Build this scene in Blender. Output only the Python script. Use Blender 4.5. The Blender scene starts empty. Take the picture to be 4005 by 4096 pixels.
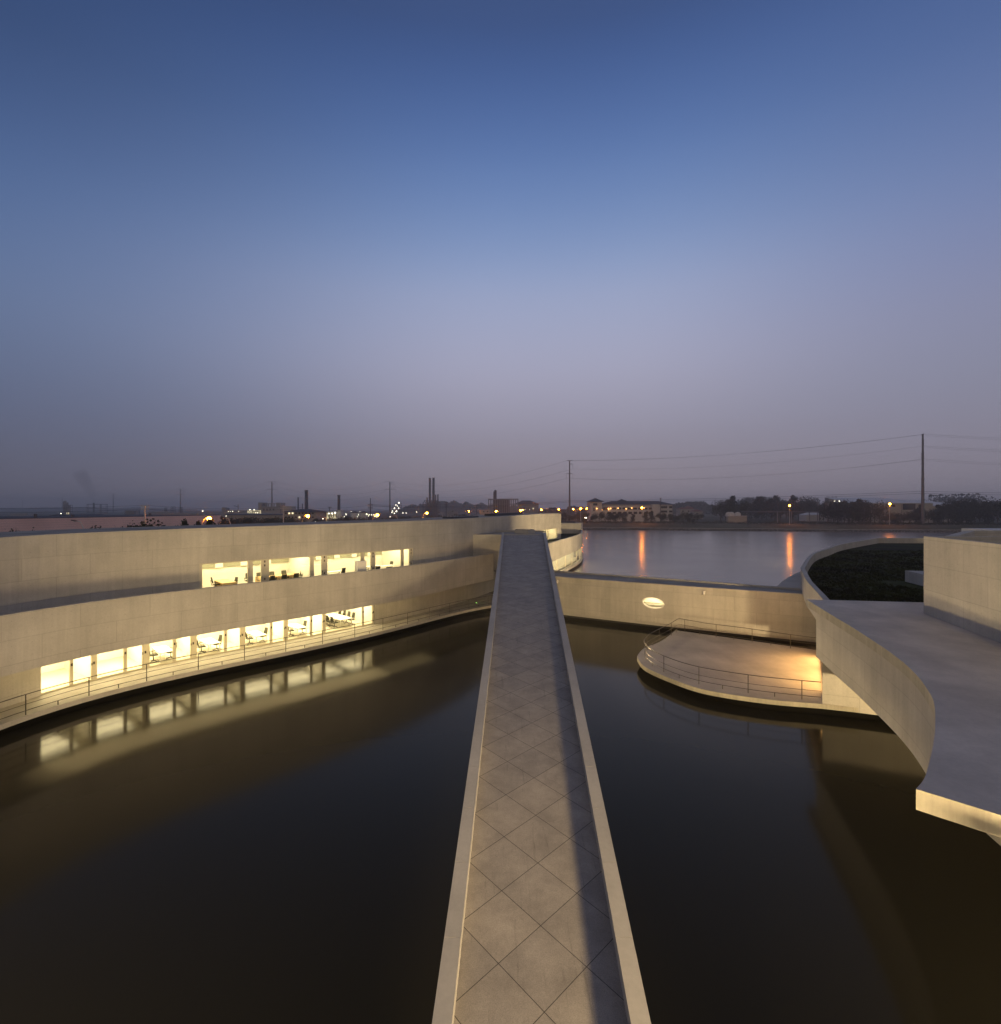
import bpy, bmesh, math, random
from math import sin, cos, pi, sqrt, atan2, radians as R
from mathutils import Vector, noise as mnoise
import numpy as np

random.seed(7)
scene = bpy.context.scene
COL = scene.collection
F, CX, CY, H = 2040.0, 2002.5, 2034.0, 11.3      # focal length / centre / horizon of the photograph in its pixels, eye height over the water

# ------------------------------------------------------------------ camera
cam_d = bpy.data.cameras.new("camera"); cam = bpy.data.objects.new("camera", cam_d); COL.objects.link(cam)
cam.location = (0, 0, H); cam.rotation_euler = (R(90), 0, 0)
cam_d.sensor_fit = 'HORIZONTAL'; cam_d.sensor_width = 36; cam_d.lens = 36 * F / 4005
cam_d.shift_y = -14 / 4005; cam_d.clip_start = .1; cam_d.clip_end = 9000
scene.camera = cam

# ------------------------------------------------------------------ sky
world = bpy.data.worlds.new("World"); scene.world = world; world.use_nodes = True
wn, wl = world.node_tree.nodes, world.node_tree.links
bg = wn['Background']
tc = wn.new('ShaderNodeTexCoord'); sep = wn.new('ShaderNodeSeparateXYZ'); wl.new(tc.outputs['Generated'], sep.inputs[0])
def lin(c):
    return tuple(((v / 255) / 12.92 if v / 255 <= .04045 else ((v / 255 + .055) / 1.055) ** 2.4) for v in c) + (1,)
def ramp(stops, src):
    r = wn.new('ShaderNodeValToRGB'); e = r.color_ramp; e.interpolation = 'B_SPLINE' if len(stops) > 4 else 'LINEAR'
    while len(e.elements) < len(stops): e.elements.new(.5)
    for el, (p, c) in zip(e.elements, stops): el.position = p; el.color = lin(c)
    wl.new(src, r.inputs[0]); return r
# two meridians of the dusk sky: the darker one to the left, the paler and pinker one to the right
SKY_L = [(0, (108, 104, 116)), (.05, (97, 98, 115)), (.12, (95, 102, 127)), (.2, (97, 110, 140)), (.286, (98, 117, 153)), (.36, (86, 110, 152)), (.431, (71, 98, 144)), (.5, (56, 80, 125)), (.57, (44, 64, 104)), (.7, (34, 52, 88)), (.85, (46, 52, 70)), (1, (84, 82, 90))]
SKY_C = [(0, (150, 141, 149)), (.05, (144, 136, 147)), (.1, (145, 139, 153)), (.16, (150, 147, 165)), (.26, (169, 168, 190)), (.38, (156, 167, 199)), (.46, (128, 150, 192)), (.547, (98, 126, 177)), (.62, (77, 104, 157)), (.688, (59, 83, 133)), (.85, (60, 68, 92)), (1, (90, 88, 98))]
SKY_R = [(0, (142, 135, 143)), (.05, (136, 130, 143)), (.12, (136, 133, 151)), (.2, (136, 138, 160)), (.286, (134, 138, 167)), (.36, (122, 133, 171)), (.432, (107, 125, 169)), (.5, (92, 112, 159)), (.57, (76, 98, 146)), (.7, (60, 80, 126)), (.85, (60, 68, 92)), (1, (90, 88, 98))]
SKY_B = [(0, (176, 160, 148)), (.2, (180, 164, 150)), (.4, (156, 146, 140)), (.6, (126, 120, 120)), (1, (90, 88, 98))]
rl = ramp(SKY_L, sep.outputs['Z']); rc = ramp(SKY_C, sep.outputs['Z']); rr = ramp(SKY_R, sep.outputs['Z'])
az = wn.new('ShaderNodeMapRange'); az.interpolation_type = 'SMOOTHSTEP'
az.inputs['From Min'].default_value = -.80; az.inputs['From Max'].default_value = .02
wl.new(sep.outputs['X'], az.inputs['Value'])
mx = wn.new('ShaderNodeMix'); mx.data_type = 'RGBA'
wl.new(az.outputs[0], mx.inputs['Factor']); wl.new(rl.outputs[0], mx.inputs['A']); wl.new(rc.outputs[0], mx.inputs['B'])
az2 = wn.new('ShaderNodeMapRange'); az2.interpolation_type = 'SMOOTHSTEP'; az2.inputs['From Min'].default_value = .20; az2.inputs['From Max'].default_value = .76; wl.new(sep.outputs['X'], az2.inputs['Value'])
mxr = wn.new('ShaderNodeMix'); mxr.data_type = 'RGBA'; wl.new(az2.outputs[0], mxr.inputs['Factor']); wl.new(mx.outputs['Result'], mxr.inputs['A']); wl.new(rr.outputs[0], mxr.inputs['B'])
rb_w = ramp(SKY_B, sep.outputs['Z']); bk = wn.new('ShaderNodeMapRange'); bk.interpolation_type = 'SMOOTHSTEP'      # the side where the sun went down, behind the viewpoint
bk.inputs['From Min'].default_value = .1; bk.inputs['From Max'].default_value = -.5; wl.new(sep.outputs['Y'], bk.inputs['Value'])
mx2 = wn.new('ShaderNodeMix'); mx2.data_type = 'RGBA'; wl.new(bk.outputs[0], mx2.inputs['Factor']); wl.new(mxr.outputs['Result'], mx2.inputs['A']); wl.new(rb_w.outputs[0], mx2.inputs['B'])
sky = wn.new('ShaderNodeTexSky'); sky.sky_type = 'NISHITA'; sky.sun_disc = False
sky.sun_elevation = R(-2.5); sky.sun_rotation = R(25); sky.dust_density = 2
sc_ = wn.new('ShaderNodeMix'); sc_.data_type = 'RGBA'; sc_.blend_type = 'ADD'; sc_.inputs['Factor'].default_value = .03
wl.new(mx2.outputs['Result'], sc_.inputs['A']); wl.new(sky.outputs[0], sc_.inputs['B'])
wl.new(sc_.outputs['Result'], bg.inputs['Color']); bg.inputs['Strength'].default_value = 1.0

sun_d = bpy.data.lights.new("sun", 'SUN'); sun_d.energy = .02; sun_d.angle = R(30); sun_d.color = (1, .86, .8)
sun = bpy.data.objects.new("sun", sun_d); COL.objects.link(sun); sun.rotation_euler = (R(80), 0, R(155)); sun.location = (0, 0, 200)

vs = scene.view_settings; vs.view_transform = 'Standard'; vs.look = 'None'; vs.exposure = 0; vs.gamma = 1
cy = scene.cycles
cy.use_denoising = True; cy.use_light_tree = True; cy.max_bounces = 7; cy.diffuse_bounces = 3; cy.glossy_bounces = 3
cy.transmission_bounces = 3; cy.transparent_max_bounces = 10; cy.volume_bounces = 0; cy.sample_clamp_indirect = 6
cy.caustics_reflective = False; cy.caustics_refractive = False

# ------------------------------------------------------------------ materials
def nm(name):
    m = bpy.data.materials.new(name); m.use_nodes = True
    return m, m.node_tree.nodes, m.node_tree.links, m.node_tree.nodes['Principled BSDF']
def simple(name, col, rough=.6, metal=0, noise=.0, scale=4):
    m, n, l, p = nm(name)
    p.inputs['Base Color'].default_value = (*col, 1); p.inputs['Roughness'].default_value = rough; p.inputs['Metallic'].default_value = metal
    if noise:
        t = n.new('ShaderNodeTexCoord'); x = n.new('ShaderNodeTexNoise'); x.inputs['Scale'].default_value = scale; x.inputs['Detail'].default_value = 5
        l.new(t.outputs['Object'], x.inputs['Vector'])
        mr = n.new('ShaderNodeMapRange'); mr.inputs['To Min'].default_value = 1 - noise; mr.inputs['To Max'].default_value = 1 + noise
        l.new(x.outputs[0], mr.inputs['Value'])
        h = n.new('ShaderNodeHueSaturation'); h.inputs['Color'].default_value = (*col, 1); l.new(mr.outputs[0], h.inputs['Value']); l.new(h.outputs[0], p.inputs['Base Color'])
    return m
def emit(name, col, s):
    m, n, l, p = nm(name)
    p.inputs['Base Color'].default_value = (.02, .02, .02, 1); p.inputs['Emission Color'].default_value = (*col, 1); p.inputs['Emission Strength'].default_value = s
    return m
def N(n, typ, **kw):
    x = n.new(typ)
    for k, v in kw.items():
        if k in x.inputs.keys(): x.inputs[k].default_value = v
        else: setattr(x, k, v)
    return x
def mult(n, l, a, b, fac=1.0):
    m = n.new('ShaderNodeMix'); m.data_type = 'RGBA'; m.blend_type = 'MULTIPLY'; m.inputs['Factor'].default_value = fac
    l.new(a, m.inputs['A']); l.new(b, m.inputs['B']); return m.outputs['Result']
def mrange(n, l, src, a, b, lo, hi):
    m = n.new('ShaderNodeMapRange'); m.inputs['From Min'].default_value = a; m.inputs['From Max'].default_value = b
    m.inputs['To Min'].default_value = lo; m.inputs['To Max'].default_value = hi; l.new(src, m.inputs['Value']); return m.outputs[0]

def concrete(name, col, joints=True, streak=.13, blotch=.18, pw=3.4, ph=1.22, rough=.75, spec=.3):
    """board-marked cast concrete; UV is in metres along the wall and up it"""
    m, n, l, p = nm(name)
    uv = N(n, 'ShaderNodeUVMap')
    def noise(sx, sy, scale, detail=5, rgh=.6):
        mp = N(n, 'ShaderNodeMapping'); mp.inputs['Scale'].default_value = (sx, sy, 1); l.new(uv.outputs[0], mp.inputs[0])
        x = N(n, 'ShaderNodeTexNoise', Scale=scale, Detail=detail, Roughness=rgh); l.new(mp.outputs[0], x.inputs['Vector']); return x.outputs[0]
    base = N(n, 'ShaderNodeRGB'); base.outputs[0].default_value = (*col, 1)
    c = base.outputs[0]
    c = mult(n, l, c, mrange(n, l, noise(1, 1, .35, 6), .3, .7, 1 - blotch, 1 + blotch * .5))
    c = mult(n, l, c, mrange(n, l, noise(2.0, .13, 1.0, 7, .72), .3, .7, 1 - streak, 1 + streak * .6))
    c = mult(n, l, c, mrange(n, l, noise(1, 1, 9, 4), .25, .75, .93, 1.05))
    if joints:
        w = N(n, 'ShaderNodeTexNoise', Scale=1.2, Detail=2); l.new(uv.outputs[0], w.inputs['Vector'])
        for (bw, rh, ms, off, dark) in ((pw, ph, .022, .5, .80), (pw / 2, ph * 3, .012, 0, .92)):
            b = N(n, 'ShaderNodeTexBrick', offset=off, squash=1); b.inputs['Scale'].default_value = 1
            b.inputs['Brick Width'].default_value = bw; b.inputs['Row Height'].default_value = rh; b.inputs['Mortar Size'].default_value = ms; b.inputs['Mortar Smooth'].default_value = .6
            b.inputs['Color1'].default_value = (1, 1, 1, 1); b.inputs['Color2'].default_value = (.93, .93, .93, 1); b.inputs['Mortar'].default_value = (dark, dark, dark, 1)
            l.new(uv.outputs[0], b.inputs['Vector'])
            c = mult(n, l, c, b.outputs[0])
        v = N(n, 'ShaderNodeTexBrick', offset=0, squash=1); v.inputs['Scale'].default_value = 1
        v.inputs['Brick Width'].default_value = pw / 4; v.inputs['Row Height'].default_value = ph / 2; v.inputs['Mortar Size'].default_value = .0
        vm = N(n, 'ShaderNodeVectorMath', operation='MULTIPLY'); vm.inputs[1].default_value = (4 / pw, 2 / ph, 1); l.new(uv.outputs[0], vm.inputs[0])
        fr = N(n, 'ShaderNodeVectorMath', operation='FRACTION'); l.new(vm.outputs[0], fr.inputs[0])
        sb = N(n, 'ShaderNodeVectorMath', operation='SUBTRACT'); sb.inputs[1].default_value = (.5, .5, 0); l.new(fr.outputs[0], sb.inputs[0])
        ln = N(n, 'ShaderNodeVectorMath', operation='LENGTH'); l.new(sb.outputs[0], ln.inputs[0])
        c = mult(n, l, c, mrange(n, l, ln.outputs['Value'], .02, .05, .8, 1))
        n.remove(v)
    l.new(c, p.inputs['Base Color']); p.inputs['Roughness'].default_value = rough; p.inputs['Specular IOR Level'].default_value = spec
    bp = N(n, 'ShaderNodeBump', Strength=.25, Distance=.01); l.new(noise(1, 1, 14, 4), bp.inputs['Height']); l.new(bp.outputs[0], p.inputs['Normal'])
    return m

M = {}
M['concrete'] = concrete('white_concrete', (.54, .515, .465))
M['concrete_plain'] = concrete('smooth_concrete', (.47, .45, .42), joints=False, streak=.05)
M['concrete_grey'] = concrete('grey_concrete', (.43, .40, .36))
M['edge'] = concrete('stained_lighting_toned_edge', (.44, .41, .33), joints=False, streak=.3)  # stains are the streaks; base tone also compensates for light on the edge
M['roof'] = concrete('roof_screed', (.315, .30, .27), joints=False, streak=.04, blotch=.4)
M['roof_pale'] = concrete('pale_roof_concrete', (.66, .60, .53), joints=False, streak=.04, blotch=.3)
M['slab_floor'] = concrete('terrace_concrete', (.50, .47, .42), joints=False, streak=.08, blotch=.25)
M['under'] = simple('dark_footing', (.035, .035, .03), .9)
M['white'] = simple('white_paint', (.82, .79, .72), .5)
M['floor'] = simple('pale_office_floor', (.62, .56, .44), .35)
M['frame'] = simple('beige_window_frame', (.58, .54, .42), .45, noise=.05)
M['steel'] = simple('dark_steel', (.10, .09, .075), .4, .6)
M['lock'] = simple('lock_plate', (.06, .05, .04), .4, .4)
M['trans'] = simple('grey_transom_panel', (.33, .33, .24), .5)
M['wood'] = simple('pale_ash_wood', (.72, .52, .27), .5, noise=.08, scale=3)
M['desk_white'] = simple('white_laminate', (.85, .84, .8), .35)
M['chair'] = simple('grey_mesh_fabric', (.075, .072, .05), .8)
M['chair_black'] = simple('black_plastic', (.02, .02, .017), .4)
M['gold'] = simple('warm_curb_stone', (.50, .46, .40), .6, noise=.08)

def glass():
    m, n, l, p = nm('window_glass'); n.remove(p)
    t = N(n, 'ShaderNodeBsdfTransparent'); t.inputs[0].default_value = (.96, .97, .93, 1)
    g = N(n, 'ShaderNodeBsdfGlossy', Roughness=.02); lw_ = N(n, 'ShaderNodeLayerWeight'); pw_ = N(n, 'ShaderNodeMath', operation='POWER'); pw_.inputs[1].default_value = 5; l.new(lw_.outputs['Facing'], pw_.inputs[0]); f = N(n, 'ShaderNodeMath', operation='MULTIPLY_ADD'); f.inputs[1].default_value = .5; f.inputs[2].default_value = .03; l.new(pw_.outputs[0], f.inputs[0]); x = N(n, 'ShaderNodeMixShader')
    l.new(f.outputs[0], x.inputs[0]); l.new(t.outputs[0], x.inputs[1]); l.new(g.outputs[0], x.inputs[2]); l.new(x.outputs[0], n['Material Output'].inputs[0]); return m
M['glass'] = glass()

def water():
    m, n, l, p = nm('still_water')
    p.inputs['Base Color'].default_value = (.010, .0095, .005, 1); p.inputs['IOR'].default_value = 1.33
    g = N(n, 'ShaderNodeNewGeometry')
    x2 = N(n, 'ShaderNodeTexNoise', Scale=.05, Detail=3); l.new(g.outputs['Position'], x2.inputs['Vector'])
    sp = N(n, 'ShaderNodeSeparateXYZ'); l.new(g.outputs['Position'], sp.inputs[0])
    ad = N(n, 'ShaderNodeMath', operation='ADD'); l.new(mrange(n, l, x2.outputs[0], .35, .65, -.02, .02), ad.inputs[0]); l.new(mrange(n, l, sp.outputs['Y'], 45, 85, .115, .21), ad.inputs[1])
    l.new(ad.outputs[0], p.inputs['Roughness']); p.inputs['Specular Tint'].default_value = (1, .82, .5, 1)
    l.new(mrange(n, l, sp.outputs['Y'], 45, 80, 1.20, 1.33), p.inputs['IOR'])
    bc = n.new('ShaderNodeMix'); bc.data_type = 'RGBA'; bc.inputs['A'].default_value = (.025, .023, .0155, 1); bc.inputs['B'].default_value = (.21, .195, .175, 1); l.new(mrange(n, l, sp.outputs['Y'], 50, 80, 0, 1), bc.inputs['Factor']); l.new(bc.outputs['Result'], p.inputs['Base Color'])  # paler base out on the lake stands in for reflected sky light
    mp = N(n, 'ShaderNodeMapping'); mp.inputs['Scale'].default_value = (1, 1.0, 1); l.new(g.outputs['Position'], mp.inputs[0])
    x = N(n, 'ShaderNodeTexNoise', Scale=1.1, Detail=3, Roughness=.5); l.new(mp.outputs[0], x.inputs['Vector'])
    b = N(n, 'ShaderNodeBump', Strength=.12, Distance=.02); l.new(x.outputs[0], b.inputs['Height']); l.new(b.outputs[0], p.inputs['Normal'])
    return m
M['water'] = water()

def stone_tiles():
    """granite slabs a metre square, laid on the diagonal; UV counts tiles"""
    m, n, l, p = nm('granite_paving')
    uv = N(n, 'ShaderNodeUVMap'); g = N(n, 'ShaderNodeNewGeometry')
    br = N(n, 'ShaderNodeTexBrick', offset=0, squash=1); br.inputs['Scale'].default_value = 1
    for k, v in (('Brick Width', 1), ('Row Height', 1), ('Mortar Size', .007), ('Mortar Smooth', .3), ('Bias', 0)): br.inputs[k].default_value = v
    br.inputs['Color1'].default_value = (.36, .325, .285, 1); br.inputs['Color2'].default_value = (.30, .275, .25, 1); br.inputs['Mortar'].default_value = (.05, .045, .04, 1)
    l.new(uv.outputs[0], br.inputs['Vector'])
    c = br.outputs[0]
    a = N(n, 'ShaderNodeTexNoise', Scale=60, Detail=3); l.new(g.outputs['Position'], a.inputs['Vector'])
    c = mult(n, l, c, mrange(n, l, a.outputs[0], .3, .7, .82, 1.14))
    b = N(n, 'ShaderNodeTexNoise', Scale=1.6, Detail=7, Roughness=.7); l.new(g.outputs['Position'], b.inputs['Vector'])
    c = mult(n, l, c, mrange(n, l, b.outputs[0], .3, .7, .74, 1.16))
    mp = N(n, 'ShaderNodeMapping'); mp.inputs['Scale'].default_value = (9, .5, 1); mp.inputs['Rotation'].default_value = (0, 0, R(8)); l.new(g.outputs['Position'], mp.inputs[0])
    s = N(n, 'ShaderNodeTexNoise', Scale=1, Detail=8, Roughness=.75); l.new(mp.outputs[0], s.inputs['Vector'])
    c = mult(n, l, c, mrange(n, l, s.outputs[0], .24, .42, .5, 1))
    mp2 = N(n, 'ShaderNodeMapping'); mp2.inputs['Scale'].default_value = (2.5, 12, 1); mp2.inputs['Rotation'].default_value = (0, 0, R(-50)); l.new(g.outputs['Position'], mp2.inputs[0])
    s2 = N(n, 'ShaderNodeTexNoise', Scale=1.2, Detail=9, Roughness=.8); l.new(mp2.outputs[0], s2.inputs['Vector'])
    c = mult(n, l, c, mrange(n, l, s2.outputs[0], .66, .74, 1, 1.35))
    l.new(c, p.inputs['Base Color']); p.inputs['Roughness'].default_value = .72
    bp = N(n, 'ShaderNodeBump', Strength=.3, Distance=.004); l.new(a.outputs[0], bp.inputs['Height']); l.new(bp.outputs[0], p.inputs['Normal'])
    return m
M['tiles'] = stone_tiles()

def grass_mat(name, c1, c2, scale):
    m, n, l, p = nm(name); g = N(n, 'ShaderNodeNewGeometry')
    a = N(n, 'ShaderNodeTexNoise', Scale=scale, Detail=8, Roughness=.7); l.new(g.outputs['Position'], a.inputs['Vector'])
    b = N(n, 'ShaderNodeTexNoise', Scale=scale * .12, Detail=4); l.new(g.outputs['Position'], b.inputs['Vector'])
    mu = N(n, 'ShaderNodeMath', operation='MULTIPLY'); l.new(a.outputs[0], mu.inputs[0]); l.new(b.outputs[0], mu.inputs[1])
    r = N(n, 'ShaderNodeValToRGB'); r.color_ramp.elements[0].position = .17; r.color_ramp.elements[0].color = (*c1, 1); r.color_ramp.elements[1].position = .38; r.color_ramp.elements[1].color = (*c2, 1)
    l.new(mu.outputs[0], r.inputs[0]); l.new(r.outputs[0], p.inputs['Base Color']); p.inputs['Roughness'].default_value = .95; p.inputs['Specular IOR Level'].default_value = .1
    bp = N(n, 'ShaderNodeBump', Strength=.8, Distance=.08); l.new(a.outputs[0], bp.inputs['Height']); l.new(bp.outputs[0], p.inputs['Normal'])
    return m
M['lawn'] = grass_mat('roof_grass', (.009, .010, .004), (.048, .06, .014), 2.2)
M['land'] = grass_mat('rough_ground', (.045, .048, .03), (.10, .10, .06), .2)
M['bankgrass'] = grass_mat('bank_grass', (.08, .085, .06), (.18, .18, .13), .5)
def rock_mat():
    m, n, l, p = nm('rubble_stone'); g = N(n, 'ShaderNodeNewGeometry')
    v = N(n, 'ShaderNodeTexVoronoi', Scale=1.3); l.new(g.outputs['Position'], v.inputs['Vector'])
    r = N(n, 'ShaderNodeValToRGB'); r.color_ramp.elements[0].color = (.34, .31, .28, 1); r.color_ramp.elements[1].color = (.07, .065, .055, 1); r.color_ramp.elements[0].position = .1; r.color_ramp.elements[1].position = .6
    l.new(v.outputs['Distance'], r.inputs[0]); c = mult(n, l, r.outputs[0], mrange(n, l, v.outputs['Color'], 0, 1, .6, 1.3)); l.new(c, p.inputs['Base Color']); p.inputs['Roughness'].default_value = .9
    bp = N(n, 'ShaderNodeBump', Strength=1, Distance=.3, invert=True); l.new(v.outputs['Distance'], bp.inputs['Height']); l.new(bp.outputs[0], p.inputs['Normal'])
    return m
M['rock'] = rock_mat()
def leaf_mat(name, c):
    m, n, l, p = nm(name); g = N(n, 'ShaderNodeNewGeometry'); a = N(n, 'ShaderNodeTexNoise', Scale=.6, Detail=4); l.new(g.outputs['Position'], a.inputs['Vector'])
    r = N(n, 'ShaderNodeValToRGB'); r.color_ramp.elements[0].position = .35; r.color_ramp.elements[1].position = .68
    r.color_ramp.elements[0].color = (c[0] * .6, c[1] * .6, c[2] * .6, 1); r.color_ramp.elements[1].color = (c[0] * 1.6, c[1] * 1.6, c[2] * 1.5, 1)
    l.new(a.outputs[0], r.inputs[0]); l.new(r.outputs[0], p.inputs['Base Color']); p.inputs['Roughness'].default_value = .8; p.inputs['Specular IOR Level'].default_value = .2; return m
M['leaf'] = leaf_mat('dark_foliage', (.04, .048, .03)); M['leaf2'] = leaf_mat('olive_foliage', (.055, .058, .03))
M['bark'] = simple('bark', (.07, .055, .04), .9)
M['pylon'] = simple('galvanised_steel', (.16, .16, .17), .6, .3)
M['dark_pylon'] = simple('weathered_pole', (.09, .085, .09), .8)
M['wire'] = simple('cable', (.06, .06, .065), .6)
M['industrial'] = simple('sooty_steelwork', (.10, .095, .10), .8)
M['white_wall'] = simple('white_render', (.55, .53, .50), .8, noise=.06, scale=.3)
M['grey_wall'] = simple('grey_render', (.27, .25, .25), .8, noise=.08, scale=.2)
M['pale_wall'] = simple('cream_render', (.42, .38, .33), .8, noise=.08, scale=.2)
M['dark_roof'] = simple('dark_tile_roof', (.05, .055, .07), .8)
M['grey_roof'] = simple('grey_sheet_roof', (.62, .63, .66), .6)
M['blue_roof'] = simple('blue_sheet_roof', (.10, .14, .23), .6)
M['red_roof'] = simple('red_tile_roof', (.23, .10, .07), .8)
M['dark_glass'] = simple('dark_window', (.02, .022, .03), .15)
M['tank'] = simple('white_tank_paint', (.6, .6, .6), .5)
M['lamp_pole'] = simple('white_lamp_pole', (.6, .58, .55), .5)
M['sodium'] = emit('sodium_lamp', (1, .25, .01), 330)
M['sodium_small'] = emit('sodium_lamp_small', (1, .42, .08), 60)
M['white_light'] = emit('white_floodlight', (1, .93, .70), 7)
M['lit_window'] = emit('lit_window_warm', (1, .84, .5), 1.6)
M['lit_orange'] = emit('lit_window_orange', (1, .45, .12), 6)
M['assumed_orange_glow'] = emit('assumed_warm_glazing', (1, .5, .13), .6)  # glow of an assumed opening hidden beside the platform
M['lit_soft'] = emit('lit_hall_interior', (1, .86, .5), .8)
M['green_led'] = emit('green_indicator', (.3, 1, .1), 12)
M['room_light'] = emit('ceiling_panel_glow', (1, .84, .50), 3.8)
def ribbed(name, col, ph):
    m, n, l, p = nm(name); g = N(n, 'ShaderNodeNewGeometry'); s = N(n, 'ShaderNodeSeparateXYZ'); l.new(g.outputs['Position'], s.inputs[0])
    w = N(n, 'ShaderNodeMath', operation='MULTIPLY'); w.inputs[1].default_value = 1 / ph; l.new(s.outputs['Z'], w.inputs[0])
    f = N(n, 'ShaderNodeMath', operation='FRACT'); l.new(w.outputs[0], f.inputs[0])
    b = N(n, 'ShaderNodeRGB'); b.outputs[0].default_value = (*col, 1)
    a = N(n, 'ShaderNodeTexNoise', Scale=.06, Detail=4); l.new(g.outputs['Position'], a.inputs['Vector'])
    c = mult(n, l, b.outputs[0], mrange(n, l, f.outputs[0], .0, .12, .6, 1)); c = mult(n, l, c, mrange(n, l, a.outputs[0], .3, .7, .8, 1.15))
    l.new(c, p.inputs['Base Color']); p.inputs['Roughness'].default_value = .6; return m
M['pink_wall'] = ribbed('pink_panel_cladding', (.90, .64, .56), .75)

# ------------------------------------------------------------------ mesh helpers
class MB:
    def __init__(self): self.v = []; self.f = []; self.uv = []; self.mi = []
    def face(self, pts, uvs=None, m=0):
        pts = [Vector(p) for p in pts]
        if uvs is None:
            nn = Vector((0, 0, 0))
            for i in range(len(pts)):
                a, b = pts[i], pts[(i + 1) % len(pts)]
                nn += Vector(((a.y - b.y) * (a.z + b.z), (a.z - b.z) * (a.x + b.x), (a.x - b.x) * (a.y + b.y)))
            if nn.length > 0: nn.normalize()
            if abs(nn.z) > .7: uvs = [(p.x, p.y) for p in pts]
            else:
                t = Vector((-nn.y, nn.x)).normalized() if abs(nn.x) + abs(nn.y) > 1e-6 else Vector((1, 0))
                uvs = [(p.x * t.x + p.y * t.y, p.z) for p in pts]
        i0 = len(self.v); self.v += pts; self.f.append(list(range(i0, i0 + len(pts)))); self.uv += uvs; self.mi.append(m)
    def prism(self, poly, z0, z1, m=0, mtop=None, bottom=True):
        n = len(poly)
        zt = z1 if isinstance(z1, (list, tuple)) else [z1] * n
        zb = z0 if isinstance(z0, (list, tuple)) else [z0] * n
        self.face([(x, y, z) for (x, y), z in zip(poly, zt)], m=m if mtop is None else mtop)
        if bottom: self.face([(x, y, z) for (x, y), z in reversed(list(zip(poly, zb)))], m=m)
        u = 0
        for i in range(n):
            j = (i + 1) % n; a, b = poly[i], poly[j]; d = math.hypot(b[0] - a[0], b[1] - a[1])
            self.face([(*a, zb[i]), (*b, zb[j]), (*b, zt[j]), (*a, zt[i])], [(u, zb[i]), (u + d, zb[j]), (u + d, zt[j]), (u, zt[i])], m)
            u += d
    def box(self, c, s, rz=0, m=0, tilt=0):
        hx, hy, hz = s[0] / 2, s[1] / 2, s[2] / 2; P = []
        for dx, dy, dz in ((-1, -1, -1), (1, -1, -1), (1, 1, -1), (-1, 1, -1), (-1, -1, 1), (1, -1, 1), (1, 1, 1), (-1, 1, 1)):
            x, y, z = dx * hx, dy * hy, dz * hz
            if tilt: x, z = x * cos(tilt) + z * sin(tilt), -x * sin(tilt) + z * cos(tilt)
            P.append((c[0] + x * cos(rz) - y * sin(rz), c[1] + x * sin(rz) + y * cos(rz), c[2] + z))
        for q in ((3, 2, 1, 0), (4, 5, 6, 7), (0, 1, 5, 4), (1, 2, 6, 5), (2, 3, 7, 6), (3, 0, 4, 7)): self.face([P[i] for i in q], m=m)
    def strip(self, path, d0, d1, z0, z1, m=0, mtop=None, s_off=0):
        """a curved wall: from offset d0 to offset d1 of the path, z0/z1 numbers or functions of the point"""
        A = offset(path, d0); B = offset(path, d1); S = arcs(path)
        f0 = z0 if callable(z0) else (lambda p: z0); f1 = z1 if callable(z1) else (lambda p: z1)
        mt = m if mtop is None else mtop
        for i in range(len(path) - 1):
            a0, a1, b0, b1 = A[i], A[i + 1], B[i], B[i + 1]; u0, u1 = S[i] + s_off, S[i + 1] + s_off
            l0, l1, h0, h1 = f0(path[i]), f0(path[i + 1]), f1(path[i]), f1(path[i + 1])
            self.face([(*a0, l0), (*a1, l1), (*a1, h1), (*a0, h0)], [(u0, l0), (u1, l1), (u1, h1), (u0, h0)], m)
            self.face([(*b1, l1), (*b0, l0), (*b0, h0), (*b1, h1)], [(u1, l1), (u0, l0), (u0, h0), (u1, h1)], m)
            self.face([(*a0, h0), (*a1, h1), (*b1, h1), (*b0, h0)], [(u0, 0), (u1, 0), (u1, d1 - d0), (u0, d1 - d0)], mt)
            self.face([(*a1, l1), (*a0, l0), (*b0, l0), (*b1, l1)], [(u1, 0), (u0, 0), (u0, d1 - d0), (u1, d1 - d0)], m)
        for i in (0, -1):
            a, b = A[i], B[i]; l0, h0 = f0(path[i]), f1(path[i]); w = abs(d1 - d0)
            q = [(*a, l0), (*b, l0), (*b, h0), (*a, h0)]; uq = [(0, l0), (w, l0), (w, h0), (0, h0)]
            self.face(q if i else q[::-1], uq if i else uq[::-1], m)
    def between(self, PA, PB, z0, z1, m=0, mtop=None):
        """a slab between two paths with the same number of points"""
        mt = m if mtop is None else mtop
        for i in range(len(PA) - 1):
            a0, a1, b0, b1 = PA[i], PA[i + 1], PB[i], PB[i + 1]
            self.face([(*a0, z1), (*a1, z1), (*b1, z1), (*b0, z1)], m=mt)
            self.face([(*a1, z0), (*a0, z0), (*b0, z0), (*b1, z0)], m=m)
            self.face([(*a0, z0), (*a1, z0), (*a1, z1), (*a0, z1)], m=m); self.face([(*b1, z0), (*b0, z0), (*b0, z1), (*b1, z1)], m=m)
        for i in (0, -1): self.face([(*PA[i], z0), (*PB[i], z0), (*PB[i], z1), (*PA[i], z1)], m=m)
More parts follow.
